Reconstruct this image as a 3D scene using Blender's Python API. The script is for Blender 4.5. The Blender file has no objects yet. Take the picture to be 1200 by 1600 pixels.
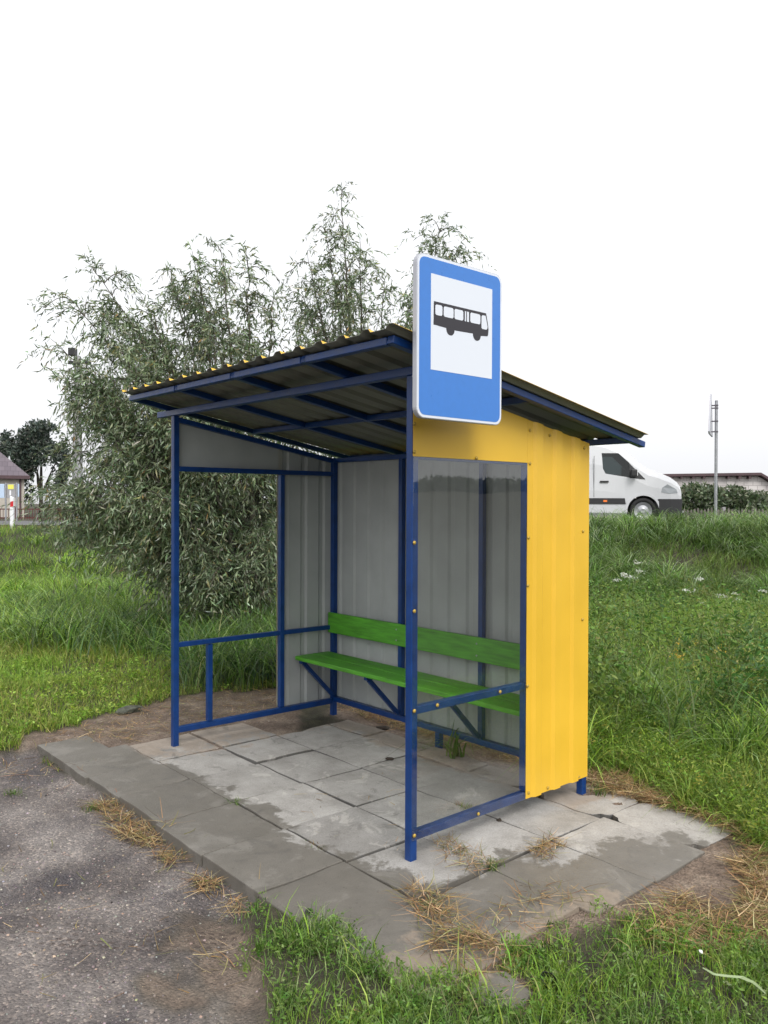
import bpy, bmesh, math, random
import numpy as np
from mathutils import Vector, Matrix

random.seed(7)
RNG = np.random.default_rng(11)
S = bpy.context.scene
COL = S.collection
R_ = math.radians

# ------------------------------------------------------------------ camera numbers
F = 1268.835
YAW, PITCH, ROLL = -0.84933, -0.009666, 0.003812
CAM = np.array([2.68216, -2.52947, 1.61770])
_fw = np.array([math.sin(YAW) * math.cos(PITCH), math.cos(YAW) * math.cos(PITCH), math.sin(PITCH)])
_rt = np.array([math.cos(YAW), -math.sin(YAW), 0.0])
_up = np.cross(_rt, _fw)
CR = math.cos(ROLL) * _rt + math.sin(ROLL) * _up
CU = -math.sin(ROLL) * _rt + math.cos(ROLL) * _up
LAT = _rt.copy()                                             # level sideways axis
FWD = np.array([math.sin(YAW), math.cos(YAW), 0.0])          # level forward axis


def ray(u, v):
    return CR * ((u - 600) / F) - CU * ((v - 800) / F) + _fw


def at(u, v, b):
    """point seen at photo pixel (u, v), b metres in front of the camera"""
    return CAM + ray(u, v) * b


def gz(u, v, z=0.0):
    q = ray(u, v)
    return CAM + q * ((z - CAM[2]) / q[2])


def on_x(u, v, x):
    q = ray(u, v)
    return CAM + q * ((x - CAM[0]) / q[0])


def lb(x, y):
    dx, dy = x - CAM[0], y - CAM[1]
    return dx * LAT[0] + dy * LAT[1], dx * FWD[0] + dy * FWD[1]


def xy(l, b):
    return CAM[0] + l * LAT[0] + b * FWD[0], CAM[1] + l * LAT[1] + b * FWD[1]


# ------------------------------------------------------------------ noise + polygons
def _hash(i, j, seed):
    n = (i * 374761393 + j * 668265263 + seed * 974634777) & 0x7fffffff
    n = ((n ^ (n >> 13)) * 1274126177) & 0x7fffffff
    return ((n ^ (n >> 16)) & 0xffff) / 65535.0


def vnoise(x, y, scale, seed=0):
    x = np.asarray(x) / scale; y = np.asarray(y) / scale
    i = np.floor(x).astype(np.int64); j = np.floor(y).astype(np.int64)
    fx = x - i; fy = y - j
    fx = fx * fx * (3 - 2 * fx); fy = fy * fy * (3 - 2 * fy)
    a = _hash(i, j, seed); b = _hash(i + 1, j, seed); c = _hash(i, j + 1, seed); d = _hash(i + 1, j + 1, seed)
    return (a * (1 - fx) + b * fx) * (1 - fy) + (c * (1 - fx) + d * fx) * fy


def smooth(a, b, x):
    t = np.clip((x - a) / (b - a), 0, 1)
    return t * t * (3 - 2 * t)


def sdist(px, py, poly):
    """signed distance to a polygon, positive inside"""
    px = np.asarray(px, float); py = np.asarray(py, float)
    d = np.full(px.shape, 1e9); inside = np.zeros(px.shape, bool)
    n = len(poly)
    for k in range(n):
        x0, y0 = poly[k]; x1, y1 = poly[(k + 1) % n]
        ex, ey = x1 - x0, y1 - y0
        t = np.clip(((px - x0) * ex + (py - y0) * ey) / (ex * ex + ey * ey + 1e-12), 0, 1)
        d = np.minimum(d, (px - x0 - t * ex) ** 2 + (py - y0 - t * ey) ** 2)
        c = (y0 > py) != (y1 > py)
        with np.errstate(divide='ignore', invalid='ignore'):
            xi = x0 + (py - y0) * ex / (ey if abs(ey) > 1e-12 else 1e-12)
        inside ^= c & (px < xi)
    return np.where(inside, 1, -1) * np.sqrt(d)


def wp(pix, z=0.0):
    return [tuple(gz(u, v, z)[:2]) for u, v in pix]


GRAVEL = wp([(-700, 1215), (0, 1172), (30, 1163), (62, 1163), (185, 1243), (320, 1328), (410, 1397), (372, 1432),
             (402, 1490), (428, 1560), (418, 1640), (400, 2300), (-900, 2300)])
SOIL_A = wp([(-300, 1200), (0, 1174), (62, 1163), (270, 1200), (470, 1150), (460, 1076), (330, 1080), (270, 1088),
             (200, 1104), (120, 1128), (60, 1148), (0, 1166)])
SOIL_C = wp([(250, 1440), (330, 1400), (375, 1405), (420, 1440), (450, 1500), (450, 1760), (330, 1700), (345, 1600), (270, 1520)])
SOIL_B = wp([(640, 1440), (735, 1560), (840, 1592), (860, 1490), (960, 1445), (1060, 1405), (1140, 1450), (1300, 1500),
             (1300, 1380), (1170, 1312), (1060, 1250), (985, 1218), (930, 1200), (880, 1200), (700, 1150), (500, 1086),
             (560, 1200)])
TURF = wp([(368, 1420), (415, 1410), (470, 1450), (560, 1478), (640, 1512), (700, 1532), (725, 1570), (830, 1592),
           (842, 1545), (800, 1492), (870, 1470), (930, 1440), (1010, 1440), (1080, 1470), (1350, 1510), (2400, 1560), (2400, 2400),
           (425, 2100), (430, 1600), (400, 1500)])
PAVE = [(-2.9, -.68), (.75, -.68), (.8, .25), (.85, 1.5), (.3, 1.5), (.28, 1.29), (-2.05, 1.29), (-2.05, -.2), (-2.9, -.3)]


def road_b(l):
    return 24.2 - 0.176 * (np.clip(l, -60, 25) - 6.7)


def road_z(l):
    return 1.09 + 0.0085 * (np.clip(l, -22, 9) - 6.7)


def terr(x, y):
    l, b = lb(np.asarray(x, float), np.asarray(y, float))
    t = (b - road_b(l)) * 0.985
    zr = road_z(l)
    z = np.where(t > -3.25, zr, zr - .05 * smooth(-3.2, -3.6, t))
    z = np.where(t > 3.3, zr - .25 * smooth(3.3, 5.5, t), z)
    f = smooth(-9.4, -4.2, t)
    z = np.where(t < -4.2, (-.22) * (1 - f) + (zr - .05) * f, z)
    z = np.where(t < -9.4, -.22 * smooth(-12, -9.4, t), z)
    far = smooth(35, 165, l)
    z = z + 3.9 * far * smooth(-170, -100, b)
    return z


def weights(x, y):
    n = (vnoise(x, y, .16, 3) - .5) * .13 + (vnoise(x, y, .05, 4) - .5) * .05
    g = smooth(-.04, .04, sdist(x, y, GRAVEL) + n)
    soil = np.maximum(sdist(x, y, SOIL_A), sdist(x, y, SOIL_B))
    s = smooth(-.06, .06, soil + n * 1.5)
    g = g * (1 - .85 * smooth(-.08, .08, sdist(x, y, SOIL_C) + n * 2))
    s = np.maximum(s, smooth(-.08, .08, sdist(x, y, SOIL_C) + n * 2))
    tf = smooth(-.04, .04, sdist(x, y, TURF) + n)
    g = g * (1 - tf)
    s = s * (1 - tf) * (1 - g)
    return g, s, tf


def ground_z(x, y):
    g, s, tf = weights(x, y)
    pv = smooth(.03, .1, sdist(x, y, PAVE))
    z = terr(x, y)
    z = z - .05 * np.maximum(g, smooth(-.05, .05, sdist(x, y, GRAVEL))) - .012 - .05 * pv * (1 - g)
    l, b = lb(np.asarray(x), np.asarray(y))
    near = smooth(14, 5, np.hypot(l, b))
    z = z + near * (1 - pv) * ((vnoise(x, y, .5, 8) - .5) * .02 + (vnoise(x, y, .12, 9) - .5) * .012 + (vnoise(x, y, .055, 10) - .5) * .007)
    return z


# ------------------------------------------------------------------ materials
def mat(name, color, rough=.6, metal=0., spec=.5, var=0., vscale=8., bump=0., bscale=40., coat=0., stretch=None):
    m = bpy.data.materials.new(name); m.use_nodes = True
    nt = m.node_tree; p = nt.nodes['Principled BSDF']
    p.inputs['Base Color'].default_value = (*color, 1)
    p.inputs['Roughness'].default_value = rough
    p.inputs['Metallic'].default_value = metal
    p.inputs['Specular IOR Level'].default_value = spec
    if coat: p.inputs['Coat Weight'].default_value = coat
    tc = nt.nodes.new('ShaderNodeTexCoord')
    src = tc.outputs['Object']
    if stretch:
        mp = nt.nodes.new('ShaderNodeMapping'); mp.inputs['Scale'].default_value = stretch
        nt.links.new(src, mp.inputs[0]); src = mp.outputs[0]
    if var:
        nz = nt.nodes.new('ShaderNodeTexNoise'); nz.inputs['Scale'].default_value = vscale
        nz.inputs['Detail'].default_value = 6
        nt.links.new(src, nz.inputs['Vector'])
        rp = nt.nodes.new('ShaderNodeMapRange')
        rp.inputs['From Min'].default_value = .3; rp.inputs['From Max'].default_value = .7
        rp.inputs['To Min'].default_value = 1 - var; rp.inputs['To Max'].default_value = 1 + var
        nt.links.new(nz.outputs['Fac'], rp.inputs['Value'])
        mx = nt.nodes.new('ShaderNodeVectorMath'); mx.operation = 'SCALE'
        mx.inputs[0].default_value = color
        nt.links.new(rp.outputs[0], mx.inputs['Scale'])
        nt.links.new(mx.outputs[0], p.inputs['Base Color'])
        r2 = nt.nodes.new('ShaderNodeMapRange')
        r2.inputs['To Min'].default_value = max(.03, rough - .12); r2.inputs['To Max'].default_value = min(1, rough + .12)
        nt.links.new(nz.outputs['Fac'], r2.inputs['Value']); nt.links.new(r2.outputs[0], p.inputs['Roughness'])
    if bump:
        nb = nt.nodes.new('ShaderNodeTexNoise'); nb.inputs['Scale'].default_value = bscale; nb.inputs['Detail'].default_value = 5
        nt.links.new(src, nb.inputs['Vector'])
        bp = nt.nodes.new('ShaderNodeBump'); bp.inputs['Strength'].default_value = bump; bp.inputs['Distance'].default_value = .01
        nt.links.new(nb.outputs['Fac'], bp.inputs['Height']); nt.links.new(bp.outputs[0], p.inputs['Normal'])
    return m


def leaf_mat(name, trans=.35, rough=.5, spec=.4):
    m = bpy.data.materials.new(name); m.use_nodes = True
    nt = m.node_tree; p = nt.nodes['Principled BSDF']; out = nt.nodes['Material Output']
    a = nt.nodes.new('ShaderNodeAttribute'); a.attribute_name = 'col'
    nt.links.new(a.outputs['Color'], p.inputs['Base Color'])
    p.inputs['Roughness'].default_value = rough; p.inputs['Specular IOR Level'].default_value = spec
    if trans:
        tr = nt.nodes.new('ShaderNodeBsdfTranslucent'); nt.links.new(a.outputs['Color'], tr.inputs['Color'])
        mx = nt.nodes.new('ShaderNodeMixShader'); mx.inputs[0].default_value = trans
        nt.links.new(p.outputs[0], mx.inputs[1]); nt.links.new(tr.outputs[0], mx.inputs[2])
        nt.links.new(mx.outputs[0], out.inputs['Surface'])
    return m


def glass_mat(name, tint=(.9, .92, .92), ior=1.5, refl=1.0):
    m = bpy.data.materials.new(name); m.use_nodes = True
    nt = m.node_tree; nt.nodes.remove(nt.nodes['Principled BSDF']); out = nt.nodes['Material Output']
    t = nt.nodes.new('ShaderNodeBsdfTransparent'); t.inputs[0].default_value = (*tint, 1)
    g = nt.nodes.new('ShaderNodeBsdfGlossy'); g.inputs['Roughness'].default_value = .015
    fr = nt.nodes.new('ShaderNodeFresnel')
    ge = nt.nodes.new('ShaderNodeNewGeometry'); mr = nt.nodes.new('ShaderNodeMapRange')       # same mirror strength on both faces of the sheet
    mr.inputs['To Min'].default_value = ior; mr.inputs['To Max'].default_value = 1 / ior
    nt.links.new(ge.outputs['Backfacing'], mr.inputs['Value']); nt.links.new(mr.outputs[0], fr.inputs['IOR'])
    nz = nt.nodes.new('ShaderNodeTexNoise'); nz.inputs['Scale'].default_value = 1.6
    tc = nt.nodes.new('ShaderNodeTexCoord'); nt.links.new(tc.outputs['Object'], nz.inputs['Vector'])
    bp = nt.nodes.new('ShaderNodeBump'); bp.inputs['Strength'].default_value = .06; bp.inputs['Distance'].default_value = .02
    nt.links.new(nz.outputs['Fac'], bp.inputs['Height']); nt.links.new(bp.outputs[0], g.inputs['Normal'])
    mx = nt.nodes.new('ShaderNodeMixShader')
    nt.links.new(fr.outputs[0], mx.inputs[0]); nt.links.new(t.outputs[0], mx.inputs[1]); nt.links.new(g.outputs[0], mx.inputs[2])
    nt.links.new(mx.outputs[0], out.inputs['Surface'])
    return m


M = {}
M['blue'] = mat('blue_paint', (.0025, .036, .165), .34, var=.18, vscale=14, bump=.12, bscale=120)
M['yellow'] = mat('yellow_coating', (.70, .43, .034), .42, var=.05, vscale=3, bump=.03, bscale=60)
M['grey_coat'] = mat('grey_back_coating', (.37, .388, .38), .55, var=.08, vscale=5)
M['roof_under'] = mat('shade_darkened_back_coating', (.17, .168, .14), .5, var=.15, vscale=4)  # olive-grey back coat, base colour darkened to carry the shade under the roof
M['brass'] = mat('brass_screw', (.45, .31, .06), .4, metal=.4)
M['green_wood'] = mat('green_stained_wood', (.08, .31, .02), .5, var=.32, vscale=5, bump=.35, bscale=22, stretch=(1, 9, 9))
M['zinc'] = mat('galvanised_steel', (.36, .37, .39), .45, metal=.7, var=.12, vscale=9)
M['sign_edge'] = mat('sign_edge_aluminium', (.45, .46, .5), .4, metal=.3)
M['sign_white'] = mat('reflective_white', (.66, .70, .77), .35)
M['sign_blue'] = mat('reflective_blue', (.042, .185, .56), .32, var=.03, vscale=30)
M['sign_black'] = mat('pictogram_black', (.022, .02, .026), .4)
M['glass'] = glass_mat('clear_plastic_pane', (.945, .955, .95), 1.72)
M['clear'] = glass_mat('thin_clear_pane', (.965, .97, .965), 1.3)
M['carglass'] = glass_mat('tinted_car_glass', (.42, .47, .47))
M['van_white'] = mat('van_white_paint', (.53, .54, .56), .25, coat=.5)
M['black_plastic'] = mat('black_plastic', (.02, .02, .022), .5)
M['cab_dark'] = mat('dark_cab_lining', (.03, .03, .033), .8)
M['rubber'] = mat('tyre_rubber', (.015, .015, .016), .8)
M['rim'] = mat('steel_rim', (.42, .43, .45), .35, metal=.6)
M['lamp_clear'] = mat('headlamp_lens', (.3, .32, .34), .12, spec=.8)
M['orange'] = mat('orange_marker', (.9, .2, .03), .3)
M['bark'] = mat('willow_bark', (.075, .066, .052), .9, var=.3, vscale=12, bump=.6, bscale=30)
M['leaf'] = leaf_mat('leaf', .36, .42, .5)
M['grass'] = leaf_mat('grass_blade', .38, .5, .4)
M['straw'] = leaf_mat('dry_straw', .1, .7, .2)
M['white_brick'] = mat('plain_white', (.6, .57, .55), .9)
M['roof_brown'] = mat('dark_roofing', (.075, .045, .05), .7, var=.15, vscale=2)
M['old_wood'] = mat('weathered_grey_wood', (.12, .105, .1), .85, var=.25, vscale=3)
M['plaster'] = mat('beige_plaster', (.42, .39, .34), .9, var=.06, vscale=2)
M['frame_white'] = mat('white_window_frame', (.75, .76, .78), .4)
M['dark_glass'] = mat('dark_window_glass', (.03, .033, .045), .08, spec=.7)
M['red'] = mat('red_reflector', (.55, .02, .03), .4)
M['fence_red'] = mat('dark_red_metal', (.09, .025, .02), .6)
M['mossy_stone'] = mat('dark_mossy_stone', (.075, .08, .062), .9, var=.4, vscale=25, bump=.6, bscale=50)
M['fence_dark'] = mat('dark_grey_metal', (.12, .11, .13), .5)
M['concrete_grey'] = mat('grey_concrete', (.3, .3, .31), .85, var=.15, vscale=6, bump=.2, bscale=40)
M['board_pale'] = mat('pale_blue_board', (.45, .56, .7), .4)
M['board_yellow'] = mat('yellow_board', (.72, .7, .12), .5)
M['plastic_black'] = mat('torn_black_plastic', (.012, .012, .014), .28)
M['paper'] = mat('crumpled_paper', (.75, .76, .74), .7)
M['skin'] = mat('skin', (.45, .27, .2), .6)
M['cloth_dark'] = mat('dark_cloth', (.03, .035, .05), .9)
M['mud'] = mat('dark_mud', (.035, .025, .018), .9, var=.3, vscale=40, bump=.5, bscale=90)
M['flower_white'] = mat('white_petals', (.75, .76, .7), .7)
M['flower_yellow'] = mat('yellow_petals', (.72, .45, .03), .7)
M['asphalt'] = mat('road_asphalt', (.11, .108, .112), .85, var=.15, vscale=.8, bump=.2, bscale=60)


def tile_mat(name, c1, c2, mortar, sx, sz, axis='XZ'):
    m = bpy.data.materials.new(name); m.use_nodes = True
    nt = m.node_tree; p = nt.nodes['Principled BSDF']; p.inputs['Roughness'].default_value = .85
    tc = nt.nodes.new('ShaderNodeTexCoord')
    sp = nt.nodes.new('ShaderNodeSeparateXYZ'); cb = nt.nodes.new('ShaderNodeCombineXYZ')
    nt.links.new(tc.outputs['Object'], sp.inputs[0])
    nt.links.new(sp.outputs[axis[0]], cb.inputs[0]); nt.links.new(sp.outputs[axis[1]], cb.inputs[1])
    br = nt.nodes.new('ShaderNodeTexBrick')
    br.inputs['Color1'].default_value = (*c1, 1); br.inputs['Color2'].default_value = (*c2, 1); br.inputs['Mortar'].default_value = (*mortar, 1)
    br.inputs['Scale'].default_value = 1; br.inputs['Mortar Size'].default_value = .012
    br.inputs['Brick Width'].default_value = sx; br.inputs['Row Height'].default_value = sz
    nt.links.new(cb.outputs[0], br.inputs['Vector']); nt.links.new(br.outputs['Color'], p.inputs['Base Color'])
    return m


M['block_wall'] = tile_mat('white_block_wall', (.6, .57, .56), (.5, .47, .46), (.27, .25, .25), .5, .25)
M['roof_tile'] = tile_mat('purple_brown_tiles', (.15, .125, .145), (.12, .1, .118), (.07, .06, .07), .35, .33)
M['red_brick'] = tile_mat('orange_brick', (.32, .14, .07), (.26, .11, .06), (.3, .27, .24), .26, .08)


# ------------------------------------------------------------------ object helpers
def tag(o, label=None, cat=None, group=None, kind=None):
    if label: o['label'] = label
    if cat: o['category'] = cat
    if group: o['group'] = group
    if kind: o['kind'] = kind
    return o


def thing(name, label, cat, loc=(0, 0, 0), rz=0., group=None, parent=None):
    o = bpy.data.objects.new(name, None); COL.objects.link(o)
    o.location = loc; o.rotation_euler = (0, 0, rz); o.empty_display_size = .2
    if parent is not None: o.parent = parent
    return tag(o, label, cat, group)


class MB:
    def __init__(s): s.v = []; s.f = []; s.m = []

    def poly(s, pts, mi=0):
        n = len(s.v); s.v += [tuple(map(float, p)) for p in pts]; s.f.append(list(range(n, n + len(pts)))); s.m.append(mi)
        return s

    def hexa(s, c, mi=0):
        n = len(s.v); s.v += [tuple(map(float, p)) for p in c]
        for q in ((3, 2, 1, 0), (4, 5, 6, 7), (0, 1, 5, 4), (1, 2, 6, 5), (2, 3, 7, 6), (3, 0, 4, 7)):
            s.f.append([n + k for k in q]); s.m.append(mi)
        return s

    def box(s, x0, x1, y0, y1, z0, z1, mi=0):
        return s.hexa([(x0, y0, z0), (x1, y0, z0), (x1, y1, z0), (x0, y1, z0), (x0, y0, z1), (x1, y0, z1), (x1, y1, z1), (x0, y1, z1)], mi)

    def bar(s, a, b, w, h=None, up=(0, 0, 1), mi=0):
        h = w if h is None else h
        a = np.array(a, float); b = np.array(b, float); d = b - a; d /= np.linalg.norm(d)
        up = np.array(up, float)
        if abs(d @ up) > .95: up = np.array((0., 1., 0.))
        sd = np.cross(d, up); sd /= np.linalg.norm(sd); u = np.cross(sd, d)
        c = []
        for p in (a, b):
            for i, j in ((-1, -1), (1, -1), (1, 1), (-1, 1)): c.append(p + sd * (i * w / 2) + u * (j * h / 2))
        return s.hexa(c, mi)

    def tube(s, pts, rad, n=8, mi=0, cap=True):
        pts = [np.array(p, float) for p in pts]; base = len(s.v)
        prev = None
        for k, p in enumerate(pts):
            d = pts[min(k + 1, len(pts) - 1)] - pts[max(k - 1, 0)]; d = d / (np.linalg.norm(d) + 1e-9)
            ref = prev if prev is not None else (np.array((1., 0, 0)) if abs(d[0]) < .9 else np.array((0., 1, 0)))
            a = ref - d * (ref @ d); a /= np.linalg.norm(a) + 1e-9; prev = a
            bb = np.cross(d, a); r = rad[k] if hasattr(rad, '__len__') else rad
            for i in range(n):
                t = 2 * math.pi * i / n
                s.v.append(tuple(p + r * (math.cos(t) * a + math.sin(t) * bb)))
        for k in range(len(pts) - 1):
            for i in range(n):
                j = (i + 1) % n
                s.f.append([base + k * n + i, base + k * n + j, base + (k + 1) * n + j, base + (k + 1) * n + i]); s.m.append(mi)
        if cap:
            s.f.append([base + i for i in range(n)][::-1]); s.m.append(mi)
            e = base + (len(pts) - 1) * n
            s.f.append([e + i for i in range(n)]); s.m.append(mi)
        return s

    def prism(s, pts, ext, mi=0, mside=None):
        """planar polygon pts swept by the vector ext"""
        ext = np.array(ext, float); pts = [np.array(p, float) for p in pts]; n = len(pts); b = len(s.v)
        s.v += [tuple(p) for p in pts] + [tuple(p + ext) for p in pts]
        s.f.append(list(range(b, b + n))[::-1]); s.m.append(mi)
        s.f.append(list(range(b + n, b + 2 * n))); s.m.append(mi)
        for i in range(n):
            j = (i + 1) % n
            s.f.append([b + i, b + j, b + n + j, b + n + i]); s.m.append(mi if mside is None else mside)
        return s

    def build(s, name, mats, parent=None, bevel=0., smooth_=False, fix=False, seg=2):
        me = bpy.data.meshes.new(name); me.from_pydata(s.v, [], s.f); me.update()
        if not isinstance(mats, (list, tuple)): mats = [mats]
        for m in mats: me.materials.append(m)
        me.polygons.foreach_set('material_index', s.m)
        if fix:
            bm = bmesh.new(); bm.from_mesh(me); bmesh.ops.remove_doubles(bm, verts=bm.verts, dist=1e-5)
            bmesh.ops.recalc_face_normals(bm, faces=bm.faces); bm.to_mesh(me); bm.free()
        if smooth_: me.polygons.foreach_set('use_smooth', [True] * len(me.polygons))
        o = bpy.data.objects.new(name, me); COL.objects.link(o)
        if parent is not None: o.parent = parent
        if bevel:
            b = o.modifiers.new('bevel', 'BEVEL'); b.width = bevel; b.segments = seg; b.limit_method = 'ANGLE'; b.angle_limit = R_(40)
        return o


def np_mesh(name, V, Q, col, material, parent=None, smooth_=False):
    """V (N,3), Q (M,4) quads, col (M,3) per-face colour"""
    me = bpy.data.meshes.new(name)
    V = np.ascontiguousarray(V, np.float32); Q = np.ascontiguousarray(Q, np.int32)
    me.vertices.add(len(V)); me.vertices.foreach_set('co', V.ravel())
    me.loops.add(Q.size); me.loops.foreach_set('vertex_index', Q.ravel())
    me.polygons.add(len(Q)); me.polygons.foreach_set('loop_start', np.arange(0, Q.size, 4, dtype=np.int32))
    me.update(calc_edges=True)
    if col is not None:
        a = me.attributes.new('col', 'FLOAT_COLOR', 'FACE')
        c = np.ones((len(Q), 4), np.float32); c[:, :3] = col
        a.data.foreach_set('color', c.ravel())
    if smooth_: me.polygons.foreach_set('use_smooth', np.ones(len(Q), bool))
    me.materials.append(material)
    o = bpy.data.objects.new(name, me); COL.objects.link(o)
    if parent is not None: o.parent = parent
    return o


def blades(P, h, w, lean, az=None, nseg=3, droop=0., face=None):
    """curved grass blades; returns V, Q, blade index per face"""
    N = len(P)
    az = RNG.uniform(0, 2 * np.pi, N) if az is None else az
    h = np.broadcast_to(h, (N,)); w = np.broadcast_to(w, (N,)); lean = np.broadcast_to(lean, (N,))
    dx, dy = np.cos(az), np.sin(az)
    fa = az + np.pi / 2 + RNG.normal(0, .6, N)
    sx, sy = np.cos(fa), np.sin(fa)
    V = np.zeros((N, nseg + 1, 2, 3))
    for k in range(nseg + 1):
        s = k / nseg
        hor = h * lean * (s ** 1.8)
        ver = h * (s * np.sqrt(np.clip(1 - (lean * .55 * s) ** 2, .1, 1)) - droop * lean * s ** 3)
        hw = w * .5 * (1 - s ** 1.6 * .94) * (.75 + .5 * min(1, s * 3) if s < .34 else 1)
        for q, sg in enumerate((-1, 1)):
            V[:, k, q, 0] = P[:, 0] + dx * hor + sg * sx * hw
            V[:, k, q, 1] = P[:, 1] + dy * hor + sg * sy * hw
            V[:, k, q, 2] = P[:, 2] + ver
    idx = np.arange(N)[:, None] * (nseg + 1) * 2 + np.arange(nseg)[None] * 2
    Q = np.stack([idx, idx + 1, idx + 3, idx + 2], -1).reshape(-1, 4)
    return V.reshape(-1, 3), Q, np.repeat(np.arange(N), nseg)


def leaves(P, D, L, W, roll=None):
    """one folded kite per leaf. P base, D unit direction"""
    N = len(P)
    rv = RNG.normal(0, 1, (N, 3)); sd = np.cross(D, rv); sd /= np.linalg.norm(sd, axis=1, keepdims=True) + 1e-9
    nn = np.cross(sd, D)
    L = np.broadcast_to(L, (N,))[:, None]; W = np.broadcast_to(W, (N,))[:, None]
    V = np.zeros((N, 6, 3))
    V[:, 0] = P - sd * W * .08
    V[:, 1] = P + D * L * .4 - sd * W * .5 + nn * W * .15
    V[:, 2] = P + D * L * .4 + sd * W * .5 + nn * W * .15
    V[:, 3] = P + sd * W * .08
    V[:, 4] = P + D * L - sd * W * .06 - nn * L * .12
    V[:, 5] = P + D * L + sd * W * .06 - nn * L * .12
    i = np.arange(N)[:, None] * 6
    Q = np.concatenate([i + [[0, 3, 2, 1]], i + [[1, 2, 5, 4]]], 1).reshape(-1, 4)
    return V.reshape(-1, 3), Q, np.repeat(np.arange(N), 2)


def palette(n, cols, jit=.18, p=None):
    cols = np.array(cols); k = RNG.choice(len(cols), n, p=p)
    c = cols[k] * (1 + RNG.normal(0, jit, (n, 1))) * (1 + RNG.normal(0, jit * .35, (n, 3)))
    return np.clip(c, .004, .9)


def join(parts):
    V, Q, Cc, off = [], [], [], 0
    for v, q, c in parts:
        V.append(v); Q.append(q + off); Cc.append(c); off += len(v)
    return np.concatenate(V), np.concatenate(Q), np.concatenate(Cc)


# ------------------------------------------------------------------ camera, world, sun
cam = bpy.data.cameras.new('camera'); co = bpy.data.objects.new('camera', cam); COL.objects.link(co)
cam.sensor_fit = 'VERTICAL'; cam.angle_y = 2 * math.atan(800 / F); cam.clip_start = .05; cam.clip_end = 3000
mw = Matrix.Identity(4)
for i in range(3):
    mw[i][0] = CR[i]; mw[i][1] = CU[i]; mw[i][2] = -_fw[i]; mw[i][3] = CAM[i]
co.matrix_world = mw
S.camera = co

SUN_EL, SUN_AZ = R_(48), R_(112)            # azimuth from +Y towards +X
w = bpy.data.worlds.new('World'); S.world = w; w.use_nodes = True
nt = w.node_tree; bg = nt.nodes['Background']
sky = nt.nodes.new('ShaderNodeTexSky'); sky.sky_type = 'NISHITA'; sky.sun_disc = False
sky.sun_elevation = SUN_EL; sky.sun_rotation = SUN_AZ; sky.dust_density = 6; sky.air_density = 1.0
hs = nt.nodes.new('ShaderNodeHueSaturation'); hs.inputs['Saturation'].default_value = .12
cl = nt.nodes.new('ShaderNodeMix'); cl.data_type = 'RGBA'; cl.inputs['Factor'].default_value = .55
cl.inputs['B'].default_value = (9.5, 9.6, 9.9, 1)
nt.links.new(sky.outputs[0], hs.inputs['Color']); nt.links.new(hs.outputs[0], cl.inputs['A'])
nt.links.new(cl.outputs['Result'], bg.inputs['Color']); bg.inputs['Strength'].default_value = .12
sl = bpy.data.lights.new('sun', 'SUN'); sl.energy = 1.3; sl.angle = R_(25); sl.color = (1, .96, .9)
so = bpy.data.objects.new('sun', sl); COL.objects.link(so)
sd = Vector((math.sin(SUN_AZ) * math.cos(SUN_EL), math.cos(SUN_AZ) * math.cos(SUN_EL), math.sin(SUN_EL)))
so.rotation_euler = (-sd).to_track_quat('-Z', 'Y').to_euler(); so.location = (20, 0, 30)
S.view_settings.view_transform = 'Standard'; S.view_settings.look = 'None'; S.view_settings.exposure = .5
S.view_settings.gamma = 1
S.render.engine = 'CYCLES'; S.cycles.use_denoising = True
S.cycles.max_bounces = 8; S.cycles.diffuse_bounces = 4; S.cycles.transparent_max_bounces = 16
S.cycles.sample_clamp_indirect = 8

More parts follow.
